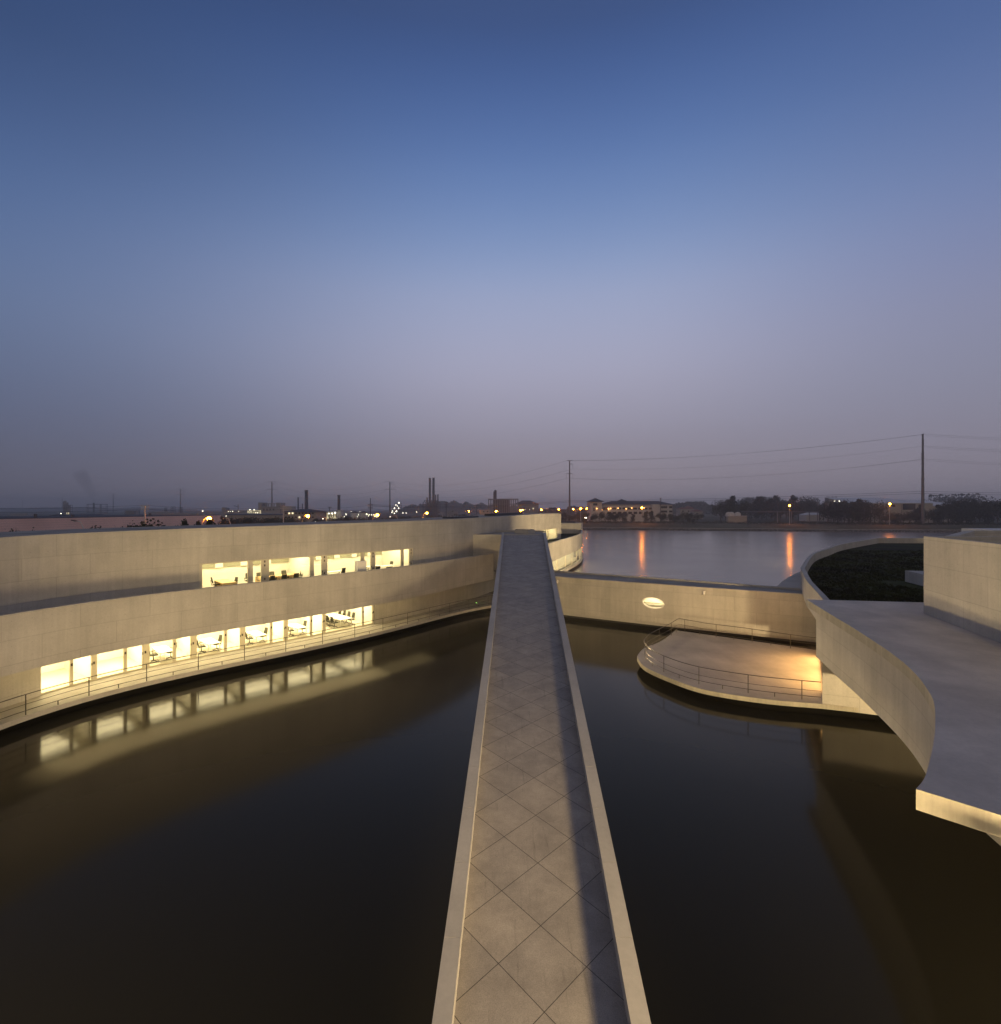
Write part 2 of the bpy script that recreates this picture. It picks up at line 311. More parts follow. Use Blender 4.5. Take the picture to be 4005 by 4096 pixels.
    def tube(self, pts, r, n=6, m=0, cap=True):
        pts = [Vector(p) for p in pts]; rs = r if isinstance(r, (list, tuple)) else [r] * len(pts); rings = []
        for i, p in enumerate(pts):
            d = (pts[min(i + 1, len(pts) - 1)] - pts[max(i - 1, 0)]).normalized()
            a = d.cross(Vector((0, 0, 1)) if abs(d.z) < .95 else Vector((1, 0, 0))).normalized(); b = d.cross(a)
            rings.append([p + (a * cos(2 * pi * k / n) + b * sin(2 * pi * k / n)) * rs[i] for k in range(n)])
        for i in range(len(rings) - 1):
            for k in range(n): self.face([rings[i][k], rings[i][(k + 1) % n], rings[i + 1][(k + 1) % n], rings[i + 1][k]], m=m)
        if cap: self.face(rings[0][::-1], m=m); self.face(rings[-1], m=m)
    def ball(self, c, r, n=10, sz=1, m=0):
        for i in range(n // 2):
            for k in range(n):
                def q(i, k):
                    a, b = pi * i / (n // 2), 2 * pi * k / n
                    return (c[0] + r * sin(a) * cos(b), c[1] + r * sin(a) * sin(b), c[2] + r * sz * cos(a))
                P = [q(i, k), q(i + 1, k), q(i + 1, k + 1), q(i, k + 1)]
                if i == 0: P = [P[0], P[1], P[2]]
                elif i == n // 2 - 1: P = [P[0], P[1], P[3]]
                self.face(P, m=m)
    def build(self, name, mats, parent=None, smooth=False, raw=False):
        org = Vector((0, 0, 0)) if (raw or parent is None) else ORG.get(parent.name, Vector((0, 0, 0)))
        me = bpy.data.meshes.new(name); me.from_pydata([p - org for p in self.v], [], self.f)
        uvl = me.uv_layers.new(name='UVMap'); uvl.data.foreach_set('uv', [c for q in self.uv for c in q])
        for mt in (mats if isinstance(mats, (list, tuple)) else [mats]): me.materials.append(mt)
        me.polygons.foreach_set('material_index', self.mi)
        bm = bmesh.new(); bm.from_mesh(me); bmesh.ops.remove_doubles(bm, verts=bm.verts, dist=1e-4); bmesh.ops.recalc_face_normals(bm, faces=bm.faces); bm.to_mesh(me); bm.free()
        if smooth: me.shade_smooth()
        o = bpy.data.objects.new(name, me); COL.objects.link(o)
        if parent is not None: o.parent = parent; ORG[o.name] = org
        return o
ORG = {}
def tag(o, label=None, cat=None, group=None, kind=None):
    if label: o['label'] = label
    if cat: o['category'] = cat
    if group: o['group'] = group
    if kind: o['kind'] = kind
    return o
def thing(name, label, cat, loc=(0, 0, 0), group=None):
    o = bpy.data.objects.new(name, None); COL.objects.link(o); o.empty_display_size = .3
    o.location = loc; ORG[o.name] = Vector(loc); return tag(o, label, cat, group)
def copy_tree(o, parent=None):
    c = o.copy(); COL.objects.link(c); c.parent = parent
    for ch in list(o.children): copy_tree(ch, c)
    return c
def arcs(P):
    s = [0]
    for a, b in zip(P, P[1:]): s.append(s[-1] + math.hypot(b[0] - a[0], b[1] - a[1]))
    return s
def offset(P, d):
    out = []
    for i in range(len(P)):
        a, b = P[max(i - 1, 0)], P[min(i + 1, len(P) - 1)]; dx, dy = b[0] - a[0], b[1] - a[1]; L = math.hypot(dx, dy)
        out.append((P[i][0] - dy / L * d, P[i][1] + dx / L * d))
    return out
def resample(P, n):
    S = arcs(P); return [at_s(P, S[-1] * i / (n - 1), S) for i in range(n)]
def at_s(P, s, S=None):
    S = S or arcs(P)
    for i in range(len(P) - 1):
        if s <= S[i + 1] or i == len(P) - 2:
            t = (s - S[i]) / max(S[i + 1] - S[i], 1e-9); return (P[i][0] + (P[i + 1][0] - P[i][0]) * t, P[i][1] + (P[i + 1][1] - P[i][1]) * t)
def fit_path(pts, deg=4, n=60):
    """a smooth plan curve through surveyed points"""
    S = np.array(arcs(pts)); S /= S[-1]; a = np.array(pts); t = np.linspace(0, 1, n)
    return list(zip(np.polyval(np.polyfit(S, a[:, 0], deg), t).tolist(), np.polyval(np.polyfit(S, a[:, 1], deg), t).tolist()))
def catmull(pts, n=8):
    out = []
    for i in range(len(pts) - 1):
        p0, p1, p2, p3 = pts[max(i - 1, 0)], pts[i], pts[i + 1], pts[min(i + 2, len(pts) - 1)]
        for k in range(n):
            t = k / n; out.append(tuple(.5 * (2 * p1[j] + (p2[j] - p0[j]) * t + (2 * p0[j] - 5 * p1[j] + 4 * p2[j] - p3[j]) * t * t + (3 * p1[j] - p0[j] - 3 * p2[j] + p3[j]) * t ** 3) for j in (0, 1)))
    out.append(tuple(pts[-1])); return out
def sub(P, s0, s1):
    S = arcs(P); s0 = max(s0, 0); s1 = min(s1, S[-1])
    return [at_s(P, s0, S)] + [p for p, s in zip(P, S) if s0 + .02 < s < s1 - .02] + [at_s(P, s1, S)]
def s_at(P, px):
    """arc length at which a bearing meets the path"""
    S = arcs(P); g = [p[0] - (px - CX) / F * p[1] for p in P]
    for i in range(len(P) - 1):
        if g[i] <= 0 <= g[i + 1] or g[i] >= 0 >= g[i + 1]: return S[i] + (S[i + 1] - S[i]) * g[i] / (g[i] - g[i + 1] + 1e-12)
    raise ValueError(px)
def U(x, y, z):
    """survey helper: where a sight line of the photograph meets the level z"""
    k = (H - z) / (y - CY); return ((x - CX) * k, F * k)
def at(px, py, Y):
    return Vector(((px - CX) / F * Y, Y, H - (py - CY) / F * Y))
def area_light(name, loc, size, power, col, rot=(0, 0, 0), parent=None, sy=None):
    d = bpy.data.lights.new(name, 'AREA'); d.energy = power; d.color = col; d.shape = 'RECTANGLE'; d.size = size; d.size_y = sy or size
    o = bpy.data.objects.new(name, d); COL.objects.link(o); o.location = loc; o.rotation_euler = rot
    if parent is not None: o.parent = parent; o.location = Vector(loc) - ORG.get(parent.name, Vector((0, 0, 0)))
    return o

# ================================================================== SETTING
# water and land
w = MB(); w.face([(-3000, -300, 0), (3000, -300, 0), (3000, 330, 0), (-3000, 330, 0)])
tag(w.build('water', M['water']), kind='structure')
bank = [(25, 266.5), (44, 266), (73, 265), (142, 251), (199, 241), (233, 238), (300, 236), (600, 234)]
land = [(-2600, -50), (-46, -50), (-46, 20), (-38, 42), (-26, 56), (-10, 76), (-6, 100), (4, 118), (12, 150), (19, 200), (25, 266.5)] + [(x, y + 4) for x, y in bank] + [(2600, 238), (2600, 4200), (-2600, 4200)]
g = MB(); g.face([(x, y, .6) for x, y in land]); g.prism([(x, y) for x, y in land[:12]] + [(25, 300), (-2600, 300)], -1.5, .595)
tag(g.build('ground', M['land']), kind='structure')
bank = catmull(bank, 6)
b = MB()
for (d0, z0, d1, z1, m) in ((0, -.4, 2.2, 1.05, 0), (2.2, 1.05, 3.0, 1.1, 1), (3.0, 1.1, 19, 3.0, 1)):
    A, B = offset(bank, d0), offset(bank, d1)
    for i in range(len(bank) - 1): b.face([(*A[i], z0), (*A[i + 1], z0), (*B[i + 1], z1), (*B[i], z1)], m=m)
tag(b.build('bank', [M['rock'], M['bankgrass']]), kind='structure')
top = offset(bank, 19)
b = MB(); b.face([(x, y, 3.0) for x, y in top] + [(2600, 254, 3.0), (2600, 4200, 3.0), (60, 4200, 3.0), (28, 800, 3.0)])
tag(b.build('land_plateau', M['land']), kind='structure')
c = MB(); c.strip(offset(bank, 2.0), 0, .5, 1.0, 1.22); tag(c.build('bank_kerb', M['concrete_plain']), kind='structure')
r = MB(); r.strip(offset(bank, 24), 0, 7, 3.0, 3.05); tag(r.build('road', M['roof']), kind='structure')

# far hills / woods on the skyline
def ridge(name, px0, px1, Y, zb, h, seed, label, n=9500):
    # a belt of far-off tree crowns
    v, f = [], []; rnd = random.Random(int(seed * 10)); k_ = Y / F
    for _ in range(n):
        u = rnd.random(); px = px0 + (px1 - px0) * u; x = (px - CX) * k_; e = min(1, u * 9, (1 - u) * 9)
        hh = h * (.25 + .75 * e) * (.62 + .45 * mnoise.noise(Vector((px * .006, seed, 0))) + .25 * mnoise.noise(Vector((px * .045, seed, 3))) + .06 * mnoise.noise(Vector((px * .16, seed, 5))))
        z = zb + max(hh, .5) * (1 - rnd.random() ** 1.6 * .95); s = (.8 + 1.3 * rnd.random()) * k_ * 2.6; a = Vector((rnd.gauss(0, 1), rnd.gauss(0, .4), rnd.gauss(0, 1))).normalized(); b_ = a.cross(Vector((rnd.gauss(0, .4), 1, rnd.gauss(0, .4)))).normalized()
        c = Vector((x, Y + 60 * rnd.random(), z)); i = len(v); v += [c - a * s, c + b_ * s * .8, c + a * s, c - b_ * s * .8]; f.append([i, i + 1, i + 2, i + 3])
    me = bpy.data.meshes.new(name); me.from_pydata(v, [], f); me.materials.append(M['leaf']); o = bpy.data.objects.new(name, me); COL.objects.link(o)
    tag(o, label, 'woodland', kind='stuff')
ridge('far_woodland', 2140, 2460, 620, .6, 24, 1.3, 'far misty wood on the skyline left of the white hip-roofed building')
ridge('far_woodland', 2660, 3320, 700, 3, 26, 4.1, 'far misty wood on the skyline behind the red-roofed houses')
ridge('far_woodland', 3330, 4120, 560, 3, 27, 8.4, 'far misty wood on the skyline behind the long pale warehouse')
ridge('far_woodland', -700, 760, 2200, .6, 16, 2.2, 'faint tree line on the left skyline behind the pink warehouse')
ridge('far_woodland', 1560, 2120, 1100, .6, 30, 6.6, 'faint low hill line behind the twin stacks')

# ================================================================== LEFT OFFICE BUILDING
ZT, ZS, ZW, ZF, ZP = .70, .44, 3.20, 4.95, 6.15       # terrace top, its underside, window head, upper floor, parapet top
bb = [(0, 2711), (163, 2669), (310, 2633.5), (599, 2573), (788, 2540.5), (963, 2512), (1000, 2507), (1146, 2482), (1299, 2457), (1451, 2430), (1600, 2402), (1700, 2384)]
bt = [(0, 2466), (150, 2437), (315, 2414), (588, 2379), (798, 2355), (999, 2335), (1225, 2310), (1398, 2285), (1700, 2252.5), (1836, 2236), (1974, 2214)]
bp_ = sorted([U(x, y, ZW) for x, y in bb] + [U(x, y, ZP) for x, y in bt], key=lambda p: p[1])
bmerged = []
for i in range(0, len(bp_) - 1, 2): bmerged.append(((bp_[i][0] + bp_[i + 1][0]) / 2, (bp_[i][1] + bp_[i + 1][1]) / 2))
bmerged.append(bp_[-1])
band = fit_path(bmerged, 4, 50)
band = fit_path(bmerged, 4, 50)
band = catmull([(-21.0, -4), (-23.6, 6), (-24.6, 16)] , 6)[:-1] + catmull([(-24.6, 16), band[0]], 4)[:-1] + band
wallp = [U(x, y, ZT) for x, y in [(0, 2841), (163, 2780), (389, 2720), (593, 2674), (784, 2635.5), (968, 2601.6), (1141, 2569), (1304, 2534), (1497, 2496), (1700, 2449), (1886, 2398)]]
upp = wallp + [(-.7, 66.3), (1.9, 73.4), (6.1, 87.7), (12.3, 103.6)]
uw = fit_path(upp, 6, 90)
uw = catmull([(-25.0, -4), (-27.2, 6), (-27.6, 16), uw[0]], 6)[:-1] + uw
S_UW = arcs(uw)
wall = sub(uw, 0, s_at(uw, 1990))
slabe = fit_path([U(x, y, ZT) for x, y in [(0, 2904), (103, 2861), (352, 2786), (575, 2728), (777, 2683), (1000, 2644), (1125, 2614), (1272, 2582), (1401, 2553), (1517, 2525), (1619, 2501), (1700, 2482), (1800, 2458), (1968, 2421)]], 4, 50)
slabe = catmull([(-21.3, -4), (-24.0, 6), (-25.0, 16), slabe[0]], 6)[:-1] + slabe + [(2.4, 59.6)]
TOPY = [(0, 2147), (215, 2139), (494, 2126), (735, 2116), (1000, 2107), (1300, 2096), (1600, 2084), (1852, 2073), (2036, 2066), (2244, 2053)]
_ty, _tz = [], []
for x, y in TOPY:
    p = at_s(uw, s_at(uw, x), S_UW); _ty.append(p[1]); _tz.append(H - (y - CY) * p[1] / F)
_tc = np.polyfit(_ty, _tz, 2)
def ztop(p): return float(np.polyval(_tc, max(p[1], 25)))
print('roof heights', [round(z, 2) for z in _tz])

OB = thing('office_building', 'long curved white concrete office building with two rows of lit windows on the left', 'building', (-24, 40, 0))
m = MB(); m.strip(band, 0, .32, ZW, ZP); m.build('parapet_band', M['concrete'], OB)
m = MB(); n_ = 70; A_ = resample(offset(band, .33), n_); B_ = resample(offset(wall, 5.6), n_)
m.between(A_, B_, ZW + .02, ZF - .06, mtop=0); m.build('floor_slab', M['white'], OB)
m = MB(); m.between(resample(offset(band, .33), n_), resample(offset(wall, -.01), n_), ZF - .055, ZF); m.build('balcony_floor', M['slab_floor'], OB)
m = MB(); m.between(resample(slabe, n_), resample(offset(wall, 5.6), n_), ZS, ZT); m.build('terrace_slab', M['slab_floor'], OB)
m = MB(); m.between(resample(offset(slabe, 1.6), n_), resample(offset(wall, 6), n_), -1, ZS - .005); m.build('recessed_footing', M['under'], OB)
m = MB()
LW0, LW1 = s_at(wall, 163), s_at(wall, 1500)
m.strip(sub(wall, 0, LW0), 0, .3, ZT + .003, ZW + .019); m.build('lower_wall', M['concrete'], OB); m = MB(); m.strip(sub(wall, LW1, 1e9), 0, .3, ZT + .003, ZW + .019, s_off=LW1); m.build('lower_wall', M['concrete'], OB)
# upper wall with its long window opening
UW0, UW1 = s_at(uw, 798), s_at(uw, 1652); ZH = 7.38; RW0, RW1 = s_at(uw, 2158), s_at(uw, 2230)
m = MB()
m.strip(sub(uw, 0, UW0), 0, .3, ZF - .05, ztop); m.strip(sub(uw, UW0, UW1), 0, .3, ZH, ztop, s_off=UW0)
m.strip(sub(uw, UW1, RW0), 0, .3, 3.3, ztop, s_off=UW1)
m.strip(sub(uw, RW0, RW1), 0, .3, ZH, ztop, s_off=RW0); m.strip(sub(uw, RW0, RW1), 0, .3, 3.3, 5.3, s_off=RW0)
m.strip(sub(uw, RW1, 1e9), 0, .3, 3.3, ztop, s_off=RW1)
m.build('upper_wall', M['concrete'], OB)
m = MB(); RB = offset(uw, 6.2)
nseg = len(uw)
for i in range(nseg - 1):
    a0, a1 = offset(uw, .301)[i], offset(uw, .301)[i + 1]; b0, b1 = RB[i], RB[i + 1]; z0, z1 = ztop(uw[i]) - .004, ztop(uw[i + 1]) - .004
    m.face([(*a0, z0), (*a1, z1), (*b1, z1), (*b0, z0)]); m.face([(*a1, z1 - .5), (*a0, z0 - .5), (*b0, z0 - .5), (*b1, z1 - .5)])
m.build('roof', M['roof'], OB)
m = MB(); m.strip(offset(uw, 6.2), 0, .3, .55, lambda p: ztop((p[0], p[1] - 3))); m.build('rear_wall', M['concrete_plain'], OB)
e0, e1 = offset(uw, .3)[-1], RB[-1]
m = MB(); m.face([(*e0, 3.3), (*e1, 3.3), (*e1, ztop(uw[-1]) - .004), (*e0, ztop(uw[-1]) - .004)]); m.build('end_wall', M['concrete'], OB)
# low roof lights on the roof
for px0, px1, d, hh in ((1862, 1958, 1.5, .14), (2040, 2140, 2.2, .3)):
    m = MB(); m.strip(sub(uw, s_at(uw, px0), s_at(uw, px1)), d, d + 1.6, lambda p: ztop(p) - .01, lambda p, hh=hh: ztop(p) + hh); m.build('roof_light', M['dark_roof'], OB)

def window_on(path, s0, s1, z0, z1, root, back=.12, fw=.07, name='window', door=False):
    """one glazed bay: frame with its pane below it"""
    a, b_ = at_s(path, s0), at_s(path, s1); dx, dy = b_[0] - a[0], b_[1] - a[1]; L = math.hypot(dx, dy); ang = atan2(dy, dx); nx, ny = -dy / L, dx / L
    cx_, cy_ = (a[0] + b_[0]) / 2 + nx * back, (a[1] + b_[1]) / 2 + ny * back
    m = MB(); zc = (z0 + z1) / 2
    for t in (-1, 1):
        m.box((cx_ + cos(ang) * t * (L / 2 - fw / 2), cy_ + sin(ang) * t * (L / 2 - fw / 2), zc), (fw, .1, z1 - z0), ang)
        m.box((cx_, cy_, (z0 + .05 if t < 0 else z1 - .04)), (L - 2 * fw, .096, .10 if t < 0 else .08), ang)
    fr = m.build(name, M['frame'], root)
    m = MB(); m.box((cx_, cy_, zc), (L - fw, .012, z1 - z0 - .1), ang); m.build('pane', M['glass'], fr)
    if door:
        m = MB(); m.box((cx_ + cos(ang) * (L / 2 - fw / 2) - nx * .065, cy_ + sin(ang) * (L / 2 - fw / 2) - ny * .065, z0 + 1.05), (.05, .03, .16), ang); m.build('handle', M['lock'], fr)
    return fr
def post_on(path, s0, s1, z0, z1, root, locks=(1.1,)):
    a, b_ = at_s(path, s0), at_s(path, s1); dx, dy = b_[0] - a[0], b_[1] - a[1]; L = math.hypot(dx, dy); ang = atan2(dy, dx); nx, ny = -dy / L, dx / L
    m = MB(); c_ = ((a[0] + b_[0]) / 2 + nx * .12, (a[1] + b_[1]) / 2 + ny * .12, (z0 + z1) / 2); m.box(c_, (L, .14, z1 - z0), ang)
    o = m.build('mullion_panel', M['frame'], root)
    for h_ in locks:
        m = MB(); m.box((c_[0] - nx * .08 - cos(ang) * L * .1, c_[1] - ny * .08 - sin(ang) * L * .1, z0 + h_), (.09, .02, .16), ang); m.build('lock_plate', M['lock'], o)

# lower floor: seven bays of one wide pane and one narrow pane
LB = [(163, 368, 390), (390, 571, 599), (599, 764, 788), (788, 962, 982), (982, 1137, 1154), (1154, 1292, 1305), (1305, 1492, 1499)]
MID = [(283, 295), (497, 510), (694, 706), (898, 910), (1082, 1092), (1243, 1252), (1451, 1458)]
warm = (1, .80, .46)
for i, ((x0, x1, x2), (c0, c1)) in enumerate(zip(LB, MID)):
    s = [s_at(wall, v) for v in (x0, c0, c1, x1, x2)]
    s = [s[0] + (.0 if i == 0 else -.05), s[1] + .05, s[2] - .05, s[3] + .05, s[4] - .05]
    window_on(wall, s[0], s[1], ZT + .01, ZW, OB, fw=.05); post_on(wall, s[1], s[2], ZT + .01, ZW, OB, (1.3,))
    window_on(wall, s[2], s[3], ZT + .01, ZW, OB, fw=.055, door=True, name='glass_door'); post_on(wall, s[3], s[4], ZT + .01, ZW, OB)
# rooms
def room(path, s0, s1, z0, z1, depth, root, power, trans=False, nl=2):
    P = sub(path, s0, s1)
    m = MB(); m.strip(P, depth, depth + .12, z0, z1); m.build('room_back_wall', M['white'], root)
    m = MB(); m.strip(P, .32, depth - .01, z0 - .03, z0 + .02); m.build('room_floor', M['floor'], root)
    L = arcs(P)[-1]
    for k in range(nl):
        q = at_s(offset(P, depth * .45), L * (k + .5) / nl)
        a, b_ = P[0], P[-1]; ang = atan2(b_[1] - a[1], b_[0] - a[0])
        pl_, pd_ = max(.8, L / nl - .9), max(.6, depth - 1.9)
        mm = MB(); mm.box((q[0], q[1], z1 - .05), (pl_, pd_, .04), ang); fx = mm.build('ceiling_light', M['room_light'], root)
        area_light('ceiling_lamp', (q[0], q[1], z1 - .1), pl_, power / nl, warm, (0, 0, ang), fx, pd_)
    if trans:
        m = MB(); m.strip(offset(P, depth - .12), 0, .1, z0 + 1.62, z0 + 2.6); tr = m.build('transom_panel', M['trans'], root)
        k = .8
        while k < L - .5:
            q = at_s(offset(P, depth - .15), k); mm = MB(); mm.box((q[0], q[1], z0 + 2.1), (.55, .12, .98), ang); mm.build('transom_post', M['white'], tr); k += 1.9
def partition(path, s, d1, z0, z1, root, th=.12, d0=.2):
    S = arcs(path); a = at_s(offset(path, d0), s * arcs(offset(path, d0))[-1] / S[-1]); p0 = at_s(path, s, S); p1 = at_s(path, s + .1, S); dx, dy = p1[0] - p0[0], p1[1] - p0[1]; L = math.hypot(dx, dy); nx, ny = -dy / L, dx / L
    c0 = (p0[0] + nx * d0, p0[1] + ny * d0); c1 = (p0[0] + nx * d1, p0[1] + ny * d1)
    m = MB(); m.box(((c0[0] + c1[0]) / 2, (c0[1] + c1[1]) / 2, (z0 + z1) / 2), (d1 - d0, th, z1 - z0), atan2(ny, nx)); return m.build('partition_wall', M['white'], root)
for i, (x0, x1, x2) in enumerate(LB):
    s0, s1 = s_at(wall, x0), s_at(wall, x2)
    room(wall, s0, s1, ZT, ZW, 4.6, OB, 330, nl=2 if i == 6 else 1)
    partition(wall, s0, 4.6, ZT, ZW, OB)
partition(wall, s_at(wall, 1499), 4.6, ZT, ZW, OB)
for k in range(17):
    px = 20 + k * 96; px2 = px + 96; sa_, sb_ = s_at(wall, px), s_at(wall, px2); mid_ = (sa_ + sb_) / 2
    q = at_s(offset(wall, -1.6), mid_ * arcs(offset(wall, -1.6))[-1] / arcs(wall)[-1]); a, b_ = at_s(wall, sa_), at_s(wall, sb_); ang = atan2(b_[1] - a[1], b_[0] - a[0])
    area_light('soffit_fill', (q[0], q[1], ZW - .02), (sb_ - sa_) * .97, 10.5 * (sb_ - sa_) * (1 if 0 < k < 15 else .35), (1, .74, .34), (0, 0, ang), OB, 2.5)  # wide fill lights added to imitate a lit soffit over the terrace
# upper floor
UBAY = [(805, 998, 1009, 1051, 1074), (1074, 1246, 1254, 1293, 1308), (1308, 1449, 1457, 1489, 1501), (1501, 1609, 1615, 1642, 1652)]
sL = s_at(uw, 798); sA = s_at(uw, 805)
post_on(uw, sL, sA, ZF, ZH, OB, ())
for bay in UBAY:
    s = [s_at(uw, v) for v in bay]
    window_on(uw, s[0], s[1], ZF, ZH, OB, fw=.09); post_on(uw, s[1], s[2], ZF, ZH, OB, ())
    window_on(uw, s[2], s[3], ZF, ZH, OB, fw=.09, door=True, name='glass_door'); post_on(uw, s[3], s[4], ZF, ZH, OB, (2.25, 1.95, .9))
for x0, x1, t, nl in ((798, 1250, True, 3), (1250, 1652, True, 3)):
    room(uw, s_at(uw, x0), s_at(uw, x1), ZF, 8.1, 4.4, OB, 420 if nl > 1 else 60, trans=t, nl=nl)
    m = MB(); m.strip(sub(uw, s_at(uw, x0), s_at(uw, x1)), .31, 5.6, 8.1, 8.2); m.build('room_ceiling', M['white'], OB)
for px in (798, 1250, 1652): partition(uw, s_at(uw, px), 4.4, ZF, 8.1, OB)

# far rounded end, beyond the bridge
rb = catmull([(4.2, 66), (7.0, 74.9), (10.9, 86.8), (14.4, 97), (16.6, 105), (18.3, 114), (19.5, 122), (19.7, 128), (18, 133)], 7)
m = MB(); m.strip(rb, 0, .3, ZW, ZP, s_off=3); m.build('parapet_band', M['concrete'], OB)
m = MB(); m.strip(rb, -.1, .9, ZS, .92); m.build('terrace_slab', M['slab_floor'], OB)
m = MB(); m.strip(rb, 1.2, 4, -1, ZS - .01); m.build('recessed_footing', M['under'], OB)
for x0, x1 in ((2206, 2234), (2234, 2267), (2267, 2293), (2293, 2311), (2311, 2322), (2322, 2329)):
    window_on(rb, s_at(rb, x0) + .04, s_at(rb, x1) - .04, .925, ZW - .01, OB, back=.2, fw=.11)
s0_, s1_ = s_at(rb, 2190), s_at(rb, 2329)
room(rb, s0_, s1_, .9, ZW, 1.7, OB, 500, nl=6); partition(rb, s1_ + 1.5, 1.7, .9, ZW, OB, d0=.35)
m = MB(); poly = [p for p in sub(offset(rb, .31), 0, arcs(rb)[-1] - 1)]; inner = [p for p in sub(uw, s_at(uw, 2100), 1e9)]
m.prism(poly + [(14, 126.5)] + inner[::-1], 4.9, 5.2, bottom=True); m.build('lawn_terrace', M['lawn'], OB)
m = MB(); m.prism([(14.2, 124), (19.75, 124.5), (21, 130), (20, 140), (12, 140), (10, 126)], 5.2, 7.7, mtop=1); m.build('rear_block', [M['concrete'], M['roof']], OB)
m = MB(); m.box((16.8, 131.5, 7.85), (4.5, 4, .3)); m.build('roof_light', M['dark_roof'], OB)
for a_, b_ in ((2158, 2195), (2197, 2229)):
    window_on(uw, s_at(uw, a_), s_at(uw, b_), 5.3, ZH, OB, fw=.1)
room(uw, s_at(uw, 2130), s_at(uw, 2234), 5.2, 8.0, 3.0, OB, 500, nl=3); partition(uw, s_at(uw, 2236), 3.0, 5.2, 8.0, OB)
m = MB(); m.strip(sub(uw, s_at(uw, 2130), s_at(uw, 2234)), .31, 4.5, 8.0, 8.1); m.build('room_ceiling', M['white'], OB)
# bridge landing block
m = MB(); m.prism([(-3.3, 60.2), (5.35, 60.5), (5.7, 66.6), (-.7, 66.4)], 4.05, 8.22, mtop=1); m.build('landing_block', [M['concrete'], M['roof']], OB)
m = MB(); m.box((2.45, 66.45, 8.33), (6.4, .25, .22), .03); m.build('landing_kerb', M['concrete_plain'], OB)
sl = thing('skylight', 'low square glass skylight standing on the landing at the far end of the bridge', 'skylight', (3.0, 63.2, 8.22))
m = MB(); m.prism([(1.75, 62.9), (3.35, 61.5), (4.25, 62.9), (2.6, 64.4)], 8.22, 8.68); m.build('curb', M['concrete_plain'], sl)
m = MB(); m.prism([(1.85, 62.9), (3.35, 61.6), (4.15, 62.9), (2.6, 64.3)], 8.68, 8.74); m.build('glazing', M['dark_glass'], sl)
m = MB(); m.ball(at(1850 + 1, 2030, 1) * 0 + Vector((*U(1906, 2411, .72), .74)), .04, 6); m.build('indicator_light', M['green_led'], OB)

# ================================================================== RAILINGS
def railing(name, path, label, spacing=2.9, z=ZT, start=.6, group=None):
    rt = thing(name, label, 'railing', (path[len(path) // 2][0], path[len(path) // 2][1], z), group)
    for h_, r_, nme in ((1.05, .024, 'top_rail'), (.55, .014, 'middle_rail'), (.22, .018, 'bottom_rail')):
        m = MB(); m.tube([(p[0], p[1], z + h_) for p in path], r_, 6); m.build(nme, M['steel'], rt)
    S = arcs(path); s = start; k = 0
    while s < S[-1]:
        p = at_s(path, s, S); m = MB(); hh = 1.05 if k % 2 == 0 else .22
        m.box((p[0], p[1], z + hh / 2), (.035, .035, hh)); m.build('post' if k % 2 == 0 else 'foot_post', M['steel'], rt); s += spacing / 2; k += 1
    return rt
rpath = offset(slabe, .14)
st = arcs(rpath); s103 = s_at(rpath, 103)
railing('terrace_railing', sub(rpath, s103 % 2.9, arcs(rpath)[-1] - 1), 'thin dark steel railing along the waterside terrace of the long office building', start=0)
pr = [U(x, y, ZT) for x, y in [(3420, 2630), (3165, 2594), (2983, 2565), (2822, 2543), (2716, 2522)]]
pl = catmull([U(x, y, ZT) for x, y in [(2716, 2522), (2676, 2548), (2616, 2581), (2588, 2602), (2580, 2632), (2627, 2674), (2773, 2731), (2998, 2773), (3182, 2795), (3285, 2805)]], 6)
railing('platform_railing', pr + pl[1:], 'thin steel railing round the rounded platform over the water on the right', spacing=2.7, start=4.0)

